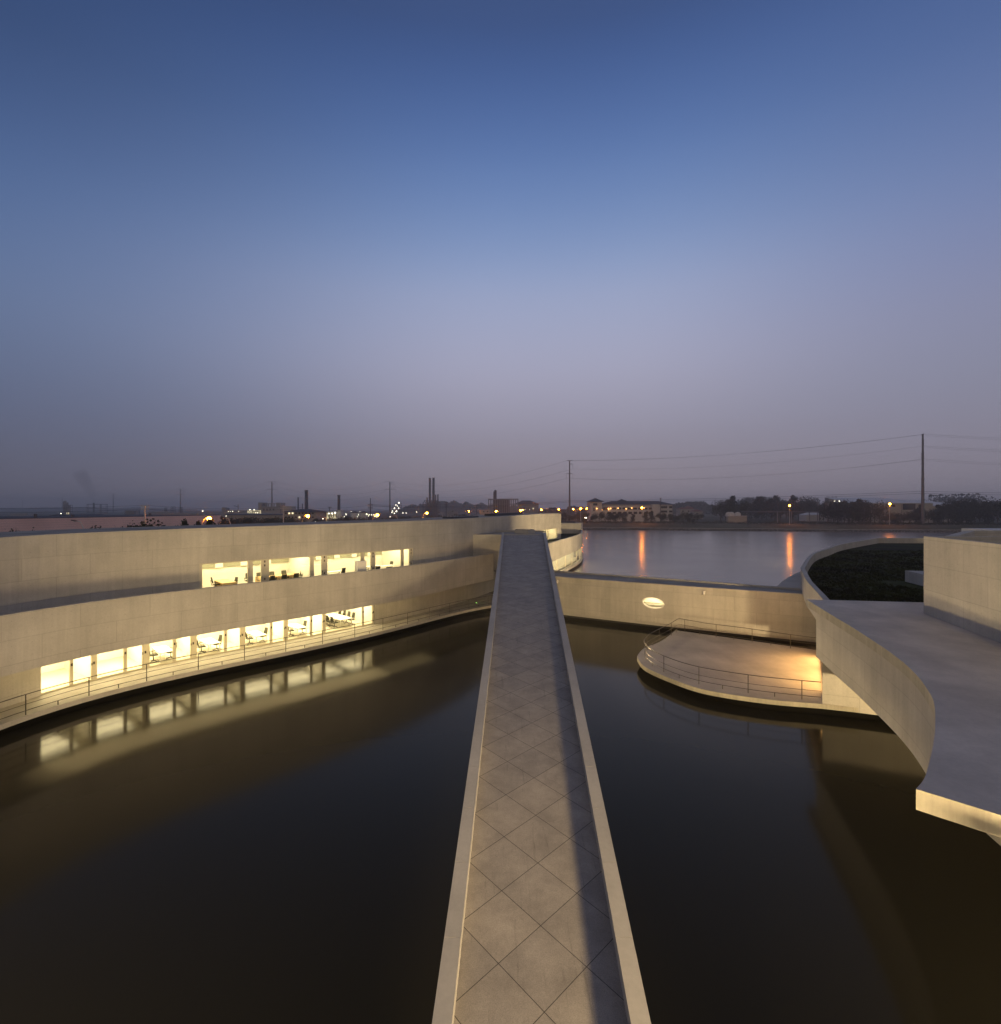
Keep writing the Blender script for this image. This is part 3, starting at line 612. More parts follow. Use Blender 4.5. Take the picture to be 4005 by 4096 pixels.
# ================================================================== FURNITURE
def make_chair():
    rt = thing('office_chair', '', 'chair')
    def rb_(name, c, s, mat, tilt=0, bev=.02, sub_=None, par=rt):
        m = MB(); m.box((0, 0, 0), s); o = m.build(name, mat, par, raw=True)
        o.data.transform(__import__('mathutils').Matrix.Translation(c) @ __import__('mathutils').Matrix.Rotation(tilt, 4, 'Y'))
        bm = bmesh.new(); bm.from_mesh(o.data); bmesh.ops.bevel(bm, geom=bm.edges[:], offset=bev, segments=2, affect='EDGES', clamp_overlap=True); bm.to_mesh(o.data); bm.free(); return o
    rb_('seat', (.02, 0, .48), (.5, .5, .08), M['chair'], 0, .03)
    m = MB()                                                   # curved, tilted back
    for i in range(6):
        for j in range(6):
            def q(i, j, t):
                v = -.5 + j / 6 * 1.0; zz = .60 + i / 6 * .46; w_ = .47 - .06 * i / 6
                return (-.25 - (zz - .60) * .22 + .07 * (v * 2) ** 2 - t, v * w_, zz)
            m.face([q(i, j, 0), q(i, j + 1, 0), q(i + 1, j + 1, 0), q(i + 1, j, 0)]); m.face([q(i + 1, j, .025), q(i + 1, j + 1, .025), q(i, j + 1, .025), q(i, j, .025)])
            if i == 5: m.face([q(6, j, 0), q(6, j + 1, 0), q(6, j + 1, .025), q(6, j, .025)])
            if i == 0: m.face([q(0, j + 1, 0), q(0, j, 0), q(0, j, .025), q(0, j + 1, .025)])
            if j == 0: m.face([q(i, 0, 0), q(i + 1, 0, 0), q(i + 1, 0, .025), q(i, 0, .025)])
            if j == 5: m.face([q(i + 1, 6, 0), q(i, 6, 0), q(i, 6, .025), q(i + 1, 6, .025)])
    m.build('backrest', M['chair'], rt, raw=True)
    m = MB(); m.tube([(-.12, 0, .44), (-.30, 0, .46), (-.33, 0, .62), (-.37, 0, .85)], .022, 6); m.build('back_support', M['chair_black'], rt, raw=True)
    for sy in (-1, 1):
        m = MB(); m.tube([(-.05, sy * .24, .45), (-.05, sy * .29, .48), (-.05, sy * .29, .68)], .016, 6); m.box((0, sy * .29, .69), (.26, .07, .03)); m.build('armrest', M['chair_black'], rt, raw=True)
    m = MB(); m.tube([(0, 0, .08), (0, 0, .45)], [.035, .022], 8); m.build('pedestal', M['chair_black'], rt, raw=True)
    m = MB()
    for k in range(5):
        a = 2 * pi * k / 5 + .3; m.tube([(0, 0, .12), (.3 * cos(a), .3 * sin(a), .075)], [.028, .016], 6)
    bs = m.build('star_base', M['chair_black'], rt, raw=True)
    for k in range(5):
        a = 2 * pi * k / 5 + .3; m = MB(); m.ball((.3 * cos(a), .3 * sin(a), .032), .032, 6); m.build('castor', M['chair_black'], bs, raw=True)
    return rt
CH = make_chair(); first = [True]
def chair(x, y, z, face, label, group):
    o = CH if first[0] else copy_tree(CH); first[0] = False
    o.location = (x, y, z); o.rotation_euler = (0, 0, face); tag(o, label, 'chair', group); return o
def desk(name, c, ang, L, W, z, mat, label, style='frame', h=.74, cat='desk'):
    """L runs along ang"""
    rt = thing(name, label, cat, (c[0], c[1], z)); ca, sa = cos(ang), sin(ang)
    def P(u, v): return (c[0] + ca * u - sa * v, c[1] + sa * u + ca * v)
    m = MB(); m.box((*c, z + h - .02), (L, W, .04), ang); m.build('tabletop', mat, rt)
    if style == 'frame':
        for u in (-L / 2 + .05, L / 2 - .05):
            for v in (-W / 2 + .04, W / 2 - .04):
                m = MB(); m.box((*P(u, v), z + (h - .04) / 2), (.045, .045, h - .04), ang); m.build('leg', mat, rt)
            m = MB(); m.box((*P(u, 0), z + .03), (.04, W - .13, .04), ang); m.build('foot_bar', mat, rt)
    else:
        for u in (-L / 2 + .03, L / 2 - .03):
            m = MB(); m.box((*P(u, 0), z + (h - .04) / 2), (.05, W - .02, h - .04), ang); m.build('side_panel', mat, rt)
        m = MB(); m.box((*P(0, 0), z + h * .55), (L - .12, .03, h * .5), ang); m.build('modesty_panel', mat, rt)
    return rt
roomname = ['third', 'fourth', 'fifth', 'sixth']
D = [((-23.65, 35.7), 3), ((-21.6, 37.85), 4), ((-19.25, 40.2), 5), ((-17.1, 42.75), 6)]
for (cx_, cy_), k in D:
    ang = atan2(-1.35, 1.45); nx, ny = .68, .73
    desk('white_desk', (cx_, cy_), ang, 2.0, .82, ZT + .02, M['desk_white'], f'white desk on thin legs behind the lower {["","","","third","fourth","fifth","sixth"][k]} bay from the left')
    for sgn, wd in ((-1, 'left'), (1, 'right')):
        chair(cx_ + sgn * nx * .58 + (.1 if sgn < 0 else .0), cy_ + sgn * ny * (.58 if sgn < 0 else .5) - (.1 if sgn < 0 else .1), ZT + .02, atan2(-sgn * ny, -sgn * nx) + .12 * sgn,
              f'grey mesh office chair {wd} of the white desk, lower {["","","","third","fourth","fifth","sixth"][k]} bay', 'office chairs at the white desks')
desk('conference_table', (-14.95, 46.55), atan2(-1.6, 1.75), 3.3, 1.2, ZT + .02, M['desk_white'], 'long white meeting table in the lower office behind the last and widest bay', cat='table')
ax, ay = .74, -.67; nx, ny = .67, .74
for k in range(4):
    t = -1.25 + k * .78
    chair(-14.95 + ax * t + nx * .82, 46.55 + ay * t + ny * .82, ZT + .02, atan2(-ny, -nx), f'{["first", "second", "third", "fourth"][k]} office chair from the left behind the white meeting table', 'chairs at the white meeting table')
    chair(-14.95 + ax * t - nx * .85, 46.55 + ay * t - ny * .85, ZT + .02, atan2(ny, nx), f'{["first", "second", "third", "fourth"][k]} office chair from the left before the white meeting table', 'chairs at the white meeting table')
# upper floor
zc = ZF + .02
dc = U(780 + 465 / 3.808, 2180 + 550 / 3.808, ZF + .76); desk('wooden_desk', dc, atan2(-1.7, 1.6), 2.2, 1.0, zc, M['wood'], 'pale wooden desk in the upper office behind the leftmost wide pane', 'panel')
p = U(780 + 322 / 3.808, 2180 + 490 / 3.808, ZF + 1.07); chair(p[0], p[1], zc, atan2(1, 1) - .2, 'high office chair seen from the side at the left end of the upper wooden desk', 'office chairs at the upper wooden desk')
p = U(780 + 575 / 3.808, 2180 + 503 / 3.808, ZF + 1.05); chair(p[0], p[1], zc, atan2(-1, -.8), 'office chair behind the upper wooden desk', 'office chairs at the upper wooden desk')
p = U(780 + 819 / 3.808, 2180 + 438 / 3.808, ZF + 1.05); chair(p[0], p[1], zc, -1.0, 'office chair half hidden by the frame between the first upper panes', 'office chairs at the upper meeting table')
tcn = ((-20.2 - 17.3 - 18.0 - 19.1) / 4, (42.07 + 44.4 + 43.76 + 41.3) / 4)
tang = atan2(43.75 - 41.3, -17.3 + 19.3)
desk('wooden_conference_table', tcn, tang, 3.4, 1.2, zc, M['wood'], 'long pale wooden meeting table in the upper office', 'panel', cat='table')
for nme, x, y, f in (('first', 1000, 430, 1), ('second', 1193, 416, 1), ('third', 1378, 397, 1)):
    p = U(780 + x / 3.808, 2180 + y / 3.808, ZF + 1.05); chair(p[0], p[1], zc, tang - pi / 2, f'{nme} office chair from the left behind the upper wooden meeting table', 'office chairs at the upper meeting table')
for nme, x, y in (('first', 1155, 467), ('second', 1337, 447), ('third', 1520, 430)):
    p = U(780 + x / 3.808, 2180 + y / 3.808, ZF + 1.05); chair(p[0], p[1], zc, tang + pi / 2, f'{nme} office chair from the left before the upper wooden meeting table', 'office chairs at the upper meeting table')
p = U(780 + 1582 / 3.808, 2180 + 398 / 3.808, ZF + 1.05); chair(p[0], p[1], zc, tang + pi, 'office chair at the right-hand end of the upper wooden meeting table', 'office chairs at the upper meeting table')
for lab, x, y, f in (('office chair turned to a white desk in the upper room right of the middle post', 712, 350, 2.6), ('office chair seen edge-on in the narrow upper pane left of the last wide pane', 1095, 280, .2), ('office chair low behind the parapet at the left of the last wide upper pane', 1250, 322, 2.2), ('office chair standing behind the desk in the last wide upper pane', 1442, 256, -2.2)):
    p = U(1180 + x / 3.808, 2180 + y / 3.808, ZF + 1.05); chair(p[0], p[1], zc, f, lab, 'office chairs in the right-hand upper offices')
for lab, x, y in (('white desk in the upper room right of the middle post', 590, 402), ('white desk in the last wide upper pane', 1400, 312), ('white desk behind the narrow upper pane left of the last wide pane', 1165, 320)):
    p = U(1180 + x / 3.808, 2180 + y / 3.808, ZF + .76); desk('white_desk', p, tang, 1.6, .75, zc, M['desk_white'], lab)
p = U(1180 + 1000 / 3.808, 2180 + 240 / 3.808, ZF + 1.9)
cb = thing('cabinet', 'tall white cabinet standing in the upper office left of the narrow pane', 'cabinet', (p[0], p[1], zc)); m = MB(); m.box((p[0], p[1], zc + .93), (.9, .4, 1.86), tang); m.build('carcass', M['desk_white'], cb); m = MB(); m.box((p[0] + .21 * sin(tang), p[1] - .21 * cos(tang), zc + .95), (.86, .02, 1.7), tang); m.build('door', M['white'], cb)

# ================================================================== BRIDGE
DZ0, DM = 3.3, .0804
def dz(y): return DZ0 + DM * y
def deck_edge(xb, yb, xt, yt):
    def up(x, y):
        Y = F * 8.0 / (y - (CY - F * DM)); return ((x - CX) / F * Y, Y)
    return up(xb, yb), up(xt, yt)
(li0, li1), (ri0, ri1) = deck_edge(1815, 4096, 2017, 2136), deck_edge(2512, 4096, 2173, 2136)
(lo0, lo1), (ro0, ro1) = deck_edge(1738, 4096, 2009, 2136), deck_edge(2590, 4096, 2183, 2136)
def ex(a, b_, Y): t = (Y - a[1]) / (b_[1] - a[1]); return a[0] + (b_[0] - a[0]) * t
Y0b, Y1b = -1.2, 60.9
BR = thing('footbridge', 'long straight footbridge ramp paved with diagonal granite slabs, crossing the pool', 'bridge', (.6, 0, 0))
CUH = .26
# deck paving, UV in tile units
th_ = atan2(2083 - CX, F); T_ = 1.0
ox, oy = (2152 - CX) / F * (F * 8.0 / (3452 - 1870)), F * 8.0 / (3452 - 1870)
def tuv(x, y):
    x, y = x - ox, y - oy; a = th_ ; u = x * cos(a) - y * sin(a); v = x * sin(a) + y * cos(a)
    return ((u + v) / sqrt(2), (v - u) / sqrt(2))
m = MB(); N_ = 24
for i in range(N_):
    a, b_ = Y0b + (Y1b - Y0b) * i / N_, Y0b + (Y1b - Y0b) * (i + 1) / N_
    q = [(ex(li0, li1, a), a), (ex(ri0, ri1, a), a), (ex(ri0, ri1, b_), b_), (ex(li0, li1, b_), b_)]
    m.face([(x, y, dz(y)) for x, y in q], [tuv(x, y) for x, y in q])
m.build('deck', M['tiles'], BR)
m = MB()
for i in range(N_):
    a, b_ = Y0b + (Y1b - Y0b) * i / N_, Y0b + (Y1b - Y0b) * (i + 1) / N_
    q = [(ex(lo0, lo1, a), a), (ex(ro0, ro1, a), a), (ex(ro0, ro1, b_), b_), (ex(lo0, lo1, b_), b_)]
    m.face([(x, y, dz(y) - .9) for x, y in q[::-1]])
    for s_ in (0, 1):
        e = (lo0, lo1) if s_ == 0 else (ro0, ro1); m.face([(ex(*e, a), a, dz(a) - .9), (ex(*e, b_), b_, dz(b_) - .9), (ex(*e, b_), b_, dz(b_) - .005), (ex(*e, a), a, dz(a) - .005)])
m.build('beam', M['concrete_plain'], BR)
def kerb(i0, i1, o0, o1, lab):
    m = MB(); y = Y0b
    while y < Y1b - .3:
        y2 = min(y + 1.6, Y1b); g_ = .006
        q = [(ex(i0, i1, y + g_), y + g_), (ex(o0, o1, y + g_), y + g_), (ex(o0, o1, y2), y2), (ex(i0, i1, y2), y2)]
        m.prism(q, [dz(p[1]) - .05 for p in q], [dz(p[1]) + CUH for p in q]); y = y2
    o = m.build('kerb', M['concrete_plain'], BR); return o
kerb(li0, li1, lo0, lo1, ''); kerb(ri0, ri1, ro0, ro1, '')

# ================================================================== GALLERY WALL (right of the bridge)
GA = thing('gallery', 'low straight gallery wing with an oval window, between the bridge and the right-hand building', 'building', (15, 47, 0))
gf = [(1.2, 55.3), (6.5, 51.9), (14.7, 47.1), (25.9, 41.1), (30.5, 38.7)]
gf = catmull(gf, 6); Sg = arcs(gf); ZG = 4.3
so = s_at(gf, 2613); e_w, e_h, zc_ = 1.03, .54, 2.52
def gp(s, z, d=0):
    p = at_s(gf, s, Sg); q = at_s(gf, s + .05, Sg); dx, dy = q[0] - p[0], q[1] - p[1]; L = math.hypot(dx, dy); return (p[0] - dy / L * d, p[1] + dx / L * d, z)
m = MB()
m.strip(sub(gf, 0, so - 2), 0, .3, ZT, ZG); m.strip(sub(gf, so + 2, 1e9), 0, .3, ZT, ZG, s_off=so + 2)
K = 40; ring = []
for k in range(K):
    a = 2 * pi * k / K; cu, cz = cos(a), sin(a); u_, v_ = e_w * cu, e_h * cz
    u_, v_ = u_ * cos(-.08) - v_ * sin(-.08), u_ * sin(-.08) + v_ * cos(-.08)
    t = min(2 / max(abs(cu), 1e-6), (ZG - zc_ if cz > 0 else zc_ - ZT) / max(abs(cz), 1e-6)); ring.append(((u_, v_), (cu * t, cz * t)))
crn = [(2, ZG - zc_), (-2, ZG - zc_), (-2, ZT - zc_), (2, ZT - zc_)]
for k in range(K):
    (i0, o0_), (i1, o1_) = ring[k], ring[(k + 1) % K]
    for d in (0, .3):
        P = [i0, o0_, o1_, i1]
        for cc in crn:
            if abs(o0_[0] - o1_[0]) > 1e-4 and abs(o0_[1] - o1_[1]) > 1e-4 and min(math.dist(cc, o0_), math.dist(cc, o1_)) < 1.2: P = [i0, o0_, cc, o1_, i1]; break
        m.face([gp(so + u, zc_ + v, d) for u, v in P], [(so + u, zc_ + v) for u, v in P])
    m.face([gp(so + i0[0], zc_ + i0[1], 0), gp(so + i1[0], zc_ + i1[1], 0), gp(so + i1[0], zc_ + i1[1], .3), gp(so + i0[0], zc_ + i0[1], .3)])
m.build('wall', M['concrete'], GA)
gb = [(4.0, 60.5), (6.3, 56.6), (15.6, 50.9), (26.2, 44.0), (32, 41)]; gb = catmull(gb, 6)
m = MB(); m.between(resample(offset(gf, .301), 30), resample(gb, 30), ZG - .25, ZG - .05); m.build('roof', M['roof'], GA)
m = MB(); m.strip(gb, -.2, .1, .5, ZG + .1); m.build('rear_wall', M['concrete_plain'], GA)
m = MB(); m.between(resample(offset(gf, .1), 30), resample(gb, 30), ZS, ZT - .003); m.build('floor_slab', M['concrete_plain'], GA)
m = MB(); m.between(resample(offset(gf, 1.2), 30), resample(gb, 30), -1, ZS - .004); m.build('recessed_footing', M['under'], GA)
# oval window: frame, glass, lit inside
def ellipse_ring(w0, h0, w1, h1, d0, d1, mat, name, par):
    m = MB(); rot = -.08
    def P(w_, h_, k, d):
        a = 2 * pi * k / K; u, v = w_ * cos(a), h_ * sin(a); u, v = u * cos(rot) - v * sin(rot), u * sin(rot) + v * cos(rot); return gp(so + u, zc_ + v, d)
    for k in range(K):
        for dd in (d0, d1): m.face([P(w0, h0, k, dd), P(w1, h1, k, dd), P(w1, h1, k + 1, dd), P(w0, h0, k + 1, dd)])
        m.face([P(w0, h0, k, d0), P(w0, h0, k + 1, d0), P(w0, h0, k + 1, d1), P(w0, h0, k, d1)]); m.face([P(w1, h1, k, d0), P(w1, h1, k + 1, d0), P(w1, h1, k + 1, d1), P(w1, h1, k, d1)])
    return m.build(name, mat, par)
ov = ellipse_ring(e_w - .002, e_h - .002, e_w - .09, e_h - .09, -.015, .2, M['white'], 'oval_window', GA)
m = MB(); P = [gp(so + (e_w - .1) * cos(2 * pi * k / K), zc_ + (e_h - .1) * sin(2 * pi * k / K), .12) for k in range(K)]; m.face(P); m.build('pane', M['glass'], ov)
q0 = gp(so, 0, 1.6); ga_ = atan2(at_s(gf, so + 1)[1] - at_s(gf, so)[1], at_s(gf, so + 1)[0] - at_s(gf, so)[0])
m = MB(); m.box((*gp(so, 0, 2.6)[:2], 2.4), (6, .1, 3.2), ga_); m.build('room_back_wall', M['white'], GA)
m = MB(); m.box((*gp(so + .3, 0, 2.4)[:2], 2.05), (5, .1, .1), ga_); m.build('handrail', M['trans'], GA)
m = MB(); m.box((*q0[:2], ZG - .32), (2, .4, .05), ga_); fx = m.build('ceiling_light', M['room_light'], GA); area_light('ceiling_lamp', (*q0[:2], ZG - .36), 1.8, 220, warm, (0, 0, ga_), fx, .4)
for nme, px, lab in (('wall_spotlight', 2817, 'small bracket spotlight high on the gallery wall right of the oval window'), ('wall_spotlight', 2236, 'small bracket spotlight on the gallery wall beside the bridge')):
    s_ = s_at(gf, px); a, b_ = gp(s_, 3.95, 0), gp(s_, 3.95, -.35)
    rt = thing(nme, lab, 'lamp', a, 'bracket spotlights on the gallery wall'); m = MB(); m.tube([a, b_], .03, 6); m.build('bracket', M['steel'], rt)
    c_ = gp(s_, 3.9, -.4); m = MB(); m.tube([(c_[0] + .08, c_[1], 4.02), (c_[0] - .02, c_[1] - .1, 3.72)], [.09, .11], 10); m.build('lamp_head', M['white'], rt)

# ================================================================== PLATFORM
plat = [U(x, y, ZT) for x, y in [(3700, 2670), (3290, 2603), (2704, 2521)]] + catmull([U(x, y, ZT) for x, y in [(2704, 2521), (2644, 2565), (2581, 2591), (2553, 2619), (2552, 2635), (2578, 2666), (2641, 2698), (2773, 2747), (2893, 2773), (3082, 2799), (3287, 2816)]], 6)[1:] + [(20.5, 26.6), (26, 27)]
PL = thing('water_platform', 'flat rounded concrete platform hovering over the water, edged by a thin railing', 'platform', (16, 35, 0))
m = MB(); m.prism(plat, ZS, ZT, mtop=1); m.build('slab', [M['edge'], M['slab_floor']], PL)
cxp, cyp = sum(p[0] for p in plat) / len(plat), sum(p[1] for p in plat) / len(plat)
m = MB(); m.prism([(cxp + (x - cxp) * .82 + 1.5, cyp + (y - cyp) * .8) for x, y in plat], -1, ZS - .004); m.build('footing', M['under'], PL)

# ================================================================== RIGHT BUILDING
RBG = thing('curved_hall', 'big curved concrete hall on the right with slab roof, walled lawn and taller block', 'building', (20, 28, 0))
Z6, ZSB = 6.1, 5.72
sc = [(17.5, 29.2), (16.2, 25), (15.0, 21.1), (13.6, 17.2), (12.05, 14.3), (10.4, 12.2), (8.45, 10.1), (7.7, 9.45)]
scv = catmull(sc, 8)
m = MB(); m.prism(scv + [(8.5, 8.62), (11.3, 7.9), (14, 2), (16, -8), (30, -8), (30, 26.6), (23.6, 28.2)], ZSB, Z6, m=0, mtop=1); m.build('roof_slab', [M['edge'], M['roof_pale']], RBG)
wb = [p for p in scv if p[1] > 14.1 and p[1] < 28.3] + [(11.95, 13.85), (12.3, 13.6), (13.2, 13.45), (20, 13.2)]
m = MB(); m.strip(wb, .16, .46, ZW, ZSB - .002); m.build('curved_wall', M['concrete'], RBG)
m = MB(); m.prism([(x + .2, y) for x, y in wb[:-1]] + [(28, 13.6), (28, 27)], ZW - .002, ZW + .3); m.build('soffit', M['concrete_plain'], RBG)
C_ = (17.5, 27.72)
m = MB(); m.prism([C_, (21.5, 26.1), (24, 25), (24, 25.4), (21.7, 26.5), (17.75, 28.05)], ZS, ZW - .004); m.build('lower_wall', M['concrete'], RBG)
# assumed hidden side of the ground floor, added to glow onto the platform
m = MB(); m.box((22.6, 34.6, 1.95), (.25, 12.2, 2.5), -.54); m.build('assumed_side_wall', M['white'], RBG)
mm = MB(); mm.box((21.6, 34.2, 2.0), (.06, 7.5, 2.0), -.54); fx = mm.build('assumed_lit_glazing', M['assumed_orange_glow'], RBG); area_light('assumed_glazing_lamp', (20.75, 32.9, 1.9), 8.0, 560, (1, .52, .16), (R(90), 0, R(59.3)), fx, 2.0)  # assumed glazing and lamp, out of sight, added to warm the platform
# lawn roof with its curved parapet
pc = [(2.9 * 25.1, 87.7), (66.4, 90), (50.6, 75.5), (42.6, 66.6), (35.6, 58.4), (27.1, 45.9), (25.3, 42.8), (22.3, 37.2), (20.8, 34.1), (18.57, 29.4), (17.9, 28.3)]
pcv = [(150, 84.5), pc[0]] + [pc[1]] + catmull(pc[1:], 8)[1:]
m = MB(); m.strip(pcv[2:], 0, .32, ZG + .02, Z6 - .003); m.build('lawn_parapet', M['concrete'], RBG)
m = MB(); m.prism([(66.4, 90), (150, 84.5), (150, 84.1), (66.4, 89.6)], ZG, Z6 - .004); m.build('lawn_parapet', M['concrete'], RBG)
m = MB(); m.prism([p for p in offset(pcv[2:], .33)] + [(23.5, 28.0), (60, 20), (150, 40), (150, 84)], ZG + .02, 5.2); m.build('lawn_base', M['lawn'], RBG)
m = MB(); m.prism([(33.8, 42.6), (33.15, 39.9), (31.6, 33.0), (35.0, 32), (36.6, 42.2)], 5.2, Z6 + .02); m.build('lawn_kerb_block', M['concrete'], RBG)
# tall block
ZB = 9.92
m = MB(); m.prism([(21.0, 25.3), (19.3, 19.7), (17.0, 12), (17.3, 11.9), (19.6, 19.6), (21.3, 25.0)], Z6 + .003, ZB); m.build('tall_wall', M['concrete'], RBG)
m = MB(); m.prism([(21.3, 25.03), (21.05, 25.33), (44, 24.9), (44, 24.55)], Z6 + .003, ZB - .002); m.build('tall_wall', M['concrete'], RBG)
m = MB(); m.prism([(21.2, 25), (19.5, 19.6), (17.2, 12), (44, 12), (44, 24.6)], 8.6, 8.8); m.build('roof', M['roof'], RBG)
m = MB(); m.prism([(22.3, 25.6), (29.1, 31.9), (46, 32.4), (46, 32.0), (29.3, 31.5), (22.9, 25.6)], Z6, ZB - .004); m.build('tall_wall', M['concrete'], RBG)
m = MB(); m.prism([(22.9, 25.4), (29.3, 31.5), (46, 32.0), (46, 25.0)], 9.2, 9.45); m.build('roof', M['roof'], RBG)
m = MB(); m.box((34.5, 34.2, 9.75), (5, 2.4, .35)); m.box((40, 34.4, 9.75), (3.5, 2.4, .3)); m.build('roof_light', M['grey_roof'], RBG)
m = MB(); m.prism([U(x, y, ZG) for x, y in [(3100, 2352), (3130, 2325), (3150, 2311.6), (3181.5, 2294), (3215, 2283)]] + [(46, 62), (50, 45), (26.5, 44.3)], .4, ZG - .01, mtop=1); m.build('rear_terrace_block', [M['concrete'], M['slab_floor']], RBG)
m = MB(); m.prism([(8.97, 9.41), (8.88, 9.0), (8.80, 8.66), (11.3, 8.05), (12, 9.6)], 5.3, ZSB - .002); m.build('slab_beam', M['concrete'], RBG)

# tufts of grass on the lawn roofs
def tufts(name, n, inside, z, label, h=.12):
    m = MB(); k = 0
    while k < n:
        x, y = inside(random.random(), random.random())
        if x is None: continue
        k += 1
        for _ in range(4):
            a = random.random() * 6.28; r_ = .12 * random.random(); hx = h * (.5 + random.random()); dx, dy = .05 * cos(a), .05 * sin(a); px_, py_ = x + r_ * cos(a * 3), y + r_ * sin(a * 3)
            m.face([(px_ - dx, py_ - dy, z), (px_ + dx, py_ + dy, z), (px_ + dy * 2, py_ + dx * 2, z + hx)], [(0, 0)] * 3)
    me = bpy.data.meshes.new(name); me.from_pydata(m.v, [], m.f); me.materials.append(M['lawn']); o = bpy.data.objects.new(name, me); COL.objects.link(o); tag(o, label, 'grass', kind='stuff')
def ins(a, b_):
    px = 3235 + 470 * a; y = 29 + 45 * b_ ** 1.5; x = (px - CX) / F * y
    P = offset(pcv[2:], .6)
    for i in range(len(P) - 1):
        (x0, y0), (x1, y1) = P[i], P[i + 1]
        if min(y0, y1) <= y <= max(y0, y1) and y1 != y0:
            if x < x0 + (x1 - x0) * (y - y0) / (y1 - y0): return None, None
    if 31.4 < x < 36.7 and 31.8 < y < 42.8: return None, None
    if y < 28.3 + (x - 23.5) * 0 and x > 20: return None, None
    return x, y
tufts('grass', 5200, ins, 5.2, 'dark unlit grass growing on the walled roof lawn')

# ================================================================== NEAR WING (assumed and unseen, added to hold the warm lamps)
NW = thing('assumed_near_wing', 'assumed near wing below and behind the viewpoint, unseen and added to hold lamps', 'building', (0, -2, 0))
m = MB(); m.prism([(-25, -1.6), (-5, -1.4), (-5, -8), (-25, -8)], 5.2, 5.6)
m.prism([(-25, -1.7), (-2, -1.7), (-2, -8), (-25, -8)], 2.9, 3.28); m.prism([(-25, -7.7), (-5, -7.7), (-5, -8), (-25, -8)], .5, 5.2); m.prism([(-25, -1.7), (10, -1.7), (10, -12), (-25, -12)], .44, .7); m.build('slab', M['concrete_plain'], NW)
m = MB()
for x in (-25, -19, -13, -7, -2.2): m.box((x, -1.8, 1.8), (.4, .3, 2.2))
m.build('pillar', M['concrete_plain'], NW)
def lampbox(x, z, wid, hgt, power, col, yaw=0):  # assumed lamp before a plain panel, both unseen; no window is built
    m = MB(); m.box((x, -3.2, z), (wid, .1, hgt)); o = m.build('lit_panel', M['white'], NW)
    area_light('assumed_pool_lamp', (x, -2.6, z), wid, power, col, (R(90), 0, yaw), o, hgt)
GL = (1, .72, .36)
for x, pw__ in ((-22, 2700), (-16, 2900), (-10, 2100)): lampbox(x, 2.0, 4.6, 1.5, pw__, GL)  # added unseen lamps that warm the walls round the pool
m = MB(); m.prism([(-5, -18), (12, -18), (12, -18.4), (-5, -18.4)], .5, 9); m.prism([(-5, -18), (-4.8, -18), (-4.8, -8), (-5, -8)], .5, 9); m.build('back_wall', M['concrete_plain'], NW)
def unseen_lamp(name, loc, w_, h_, power, yaw=0, col=GL):
    m = MB(); m.box((loc[0] + .1 * sin(yaw), loc[1] - .1 * cos(yaw), loc[2]), (w_ + .1, .1, h_ + .1), yaw); o = m.build('lamp_box', M['steel'], NW); area_light(name, loc, w_, power, col, (R(90), 0, yaw), o, h_).data.spread = R(54) if name == 'assumed_deck_lamp' else R(64) if name == 'right_wall_fill' else R(80) if name == 'under_bridge_fill' else R(180)
dl_ = unseen_lamp('assumed_deck_lamp', (7.3, -4.0, 6.3), 1.8, .9, 760, .42)  # assumed unseen lamp that lights the bridge deck from the right
unseen_lamp('right_wall_fill', (3.0, -16, 5.0), 1.2, .3, 4600, -.58)  # unseen lamp added to brighten the tall block and right-hand walls
ul_ = unseen_lamp('under_bridge_fill', (.2, 54.0, 3.5), .6, .4, 820, R(207)); ul_ = None  # hidden lamp added below the bridge head to brighten the curved wall
m = MB(); m.box((7.2, -1.0, 5.5), (2.4, .3, .18)); m.build('light_blocker', M['concrete_plain'], NW)  # unseen bar added only to keep lamp light off the slab edge
hl_ = area_light('far_end_fill', (30.3, 52.9, 5.2), 1.6, 3600, GL, (R(94), 0, R(25)), RBG, 1.0); hl_.data.spread = R(66)  # hidden lamp added to light the far rounded end; no window there

# ================================================================== FAR SHORE
LEAFM = []
def crown_mesh(seed, n, kind):
    rnd = random.Random(seed); m = MB(); lobes = []
    if kind == 'round':
        for k in range(9): a = rnd.random() * 6.28; r_ = .32 * rnd.random() ** .5; lobes.append((r_ * cos(a), r_ * sin(a), .18 + .64 * rnd.random(), .14 + .12 * rnd.random()))
    elif kind == 'tall':
        for k in range(11): t = k / 10; a = rnd.random() * 6.28; r_ = .16 * rnd.random(); lobes.append((r_ * cos(a), r_ * sin(a), .25 + .66 * t, .20 - .12 * t))
    else:
        for k in range(10): a = rnd.random() * 6.28; r_ = .4 * rnd.random() ** .5; lobes.append((r_ * cos(a), r_ * sin(a), .5 + .33 * rnd.random() * (1.1 - r_), .13 + .1 * rnd.random()))
    for k in range(n):
        lx, ly, lz, lr = lobes[rnd.randrange(len(lobes))]
        v = Vector((rnd.gauss(0, 1), rnd.gauss(0, 1), rnd.gauss(0, 1))).normalized() * lr * rnd.random() ** .35 * (1 + .35 * (rnd.random() < .12))
        c = Vector((lx, ly, lz)) + v; a = Vector((rnd.gauss(0, 1), rnd.gauss(0, 1), rnd.gauss(0, 1))).normalized(); b_ = a.cross(Vector((rnd.random(), rnd.random(), rnd.random()))).normalized(); s = .012 + .022 * rnd.random()
        m.v += [c - a * s, c + b_ * s * .7, c + a * s, c - b_ * s * .7]; i = len(m.v) - 4; m.f.append([i, i + 1, i + 2, i + 3])
    me = bpy.data.meshes.new('crown'); me.from_pydata(m.v, [], m.f); me.materials.append(M['leaf2'] if seed % 3 == 0 else M['leaf']); return me
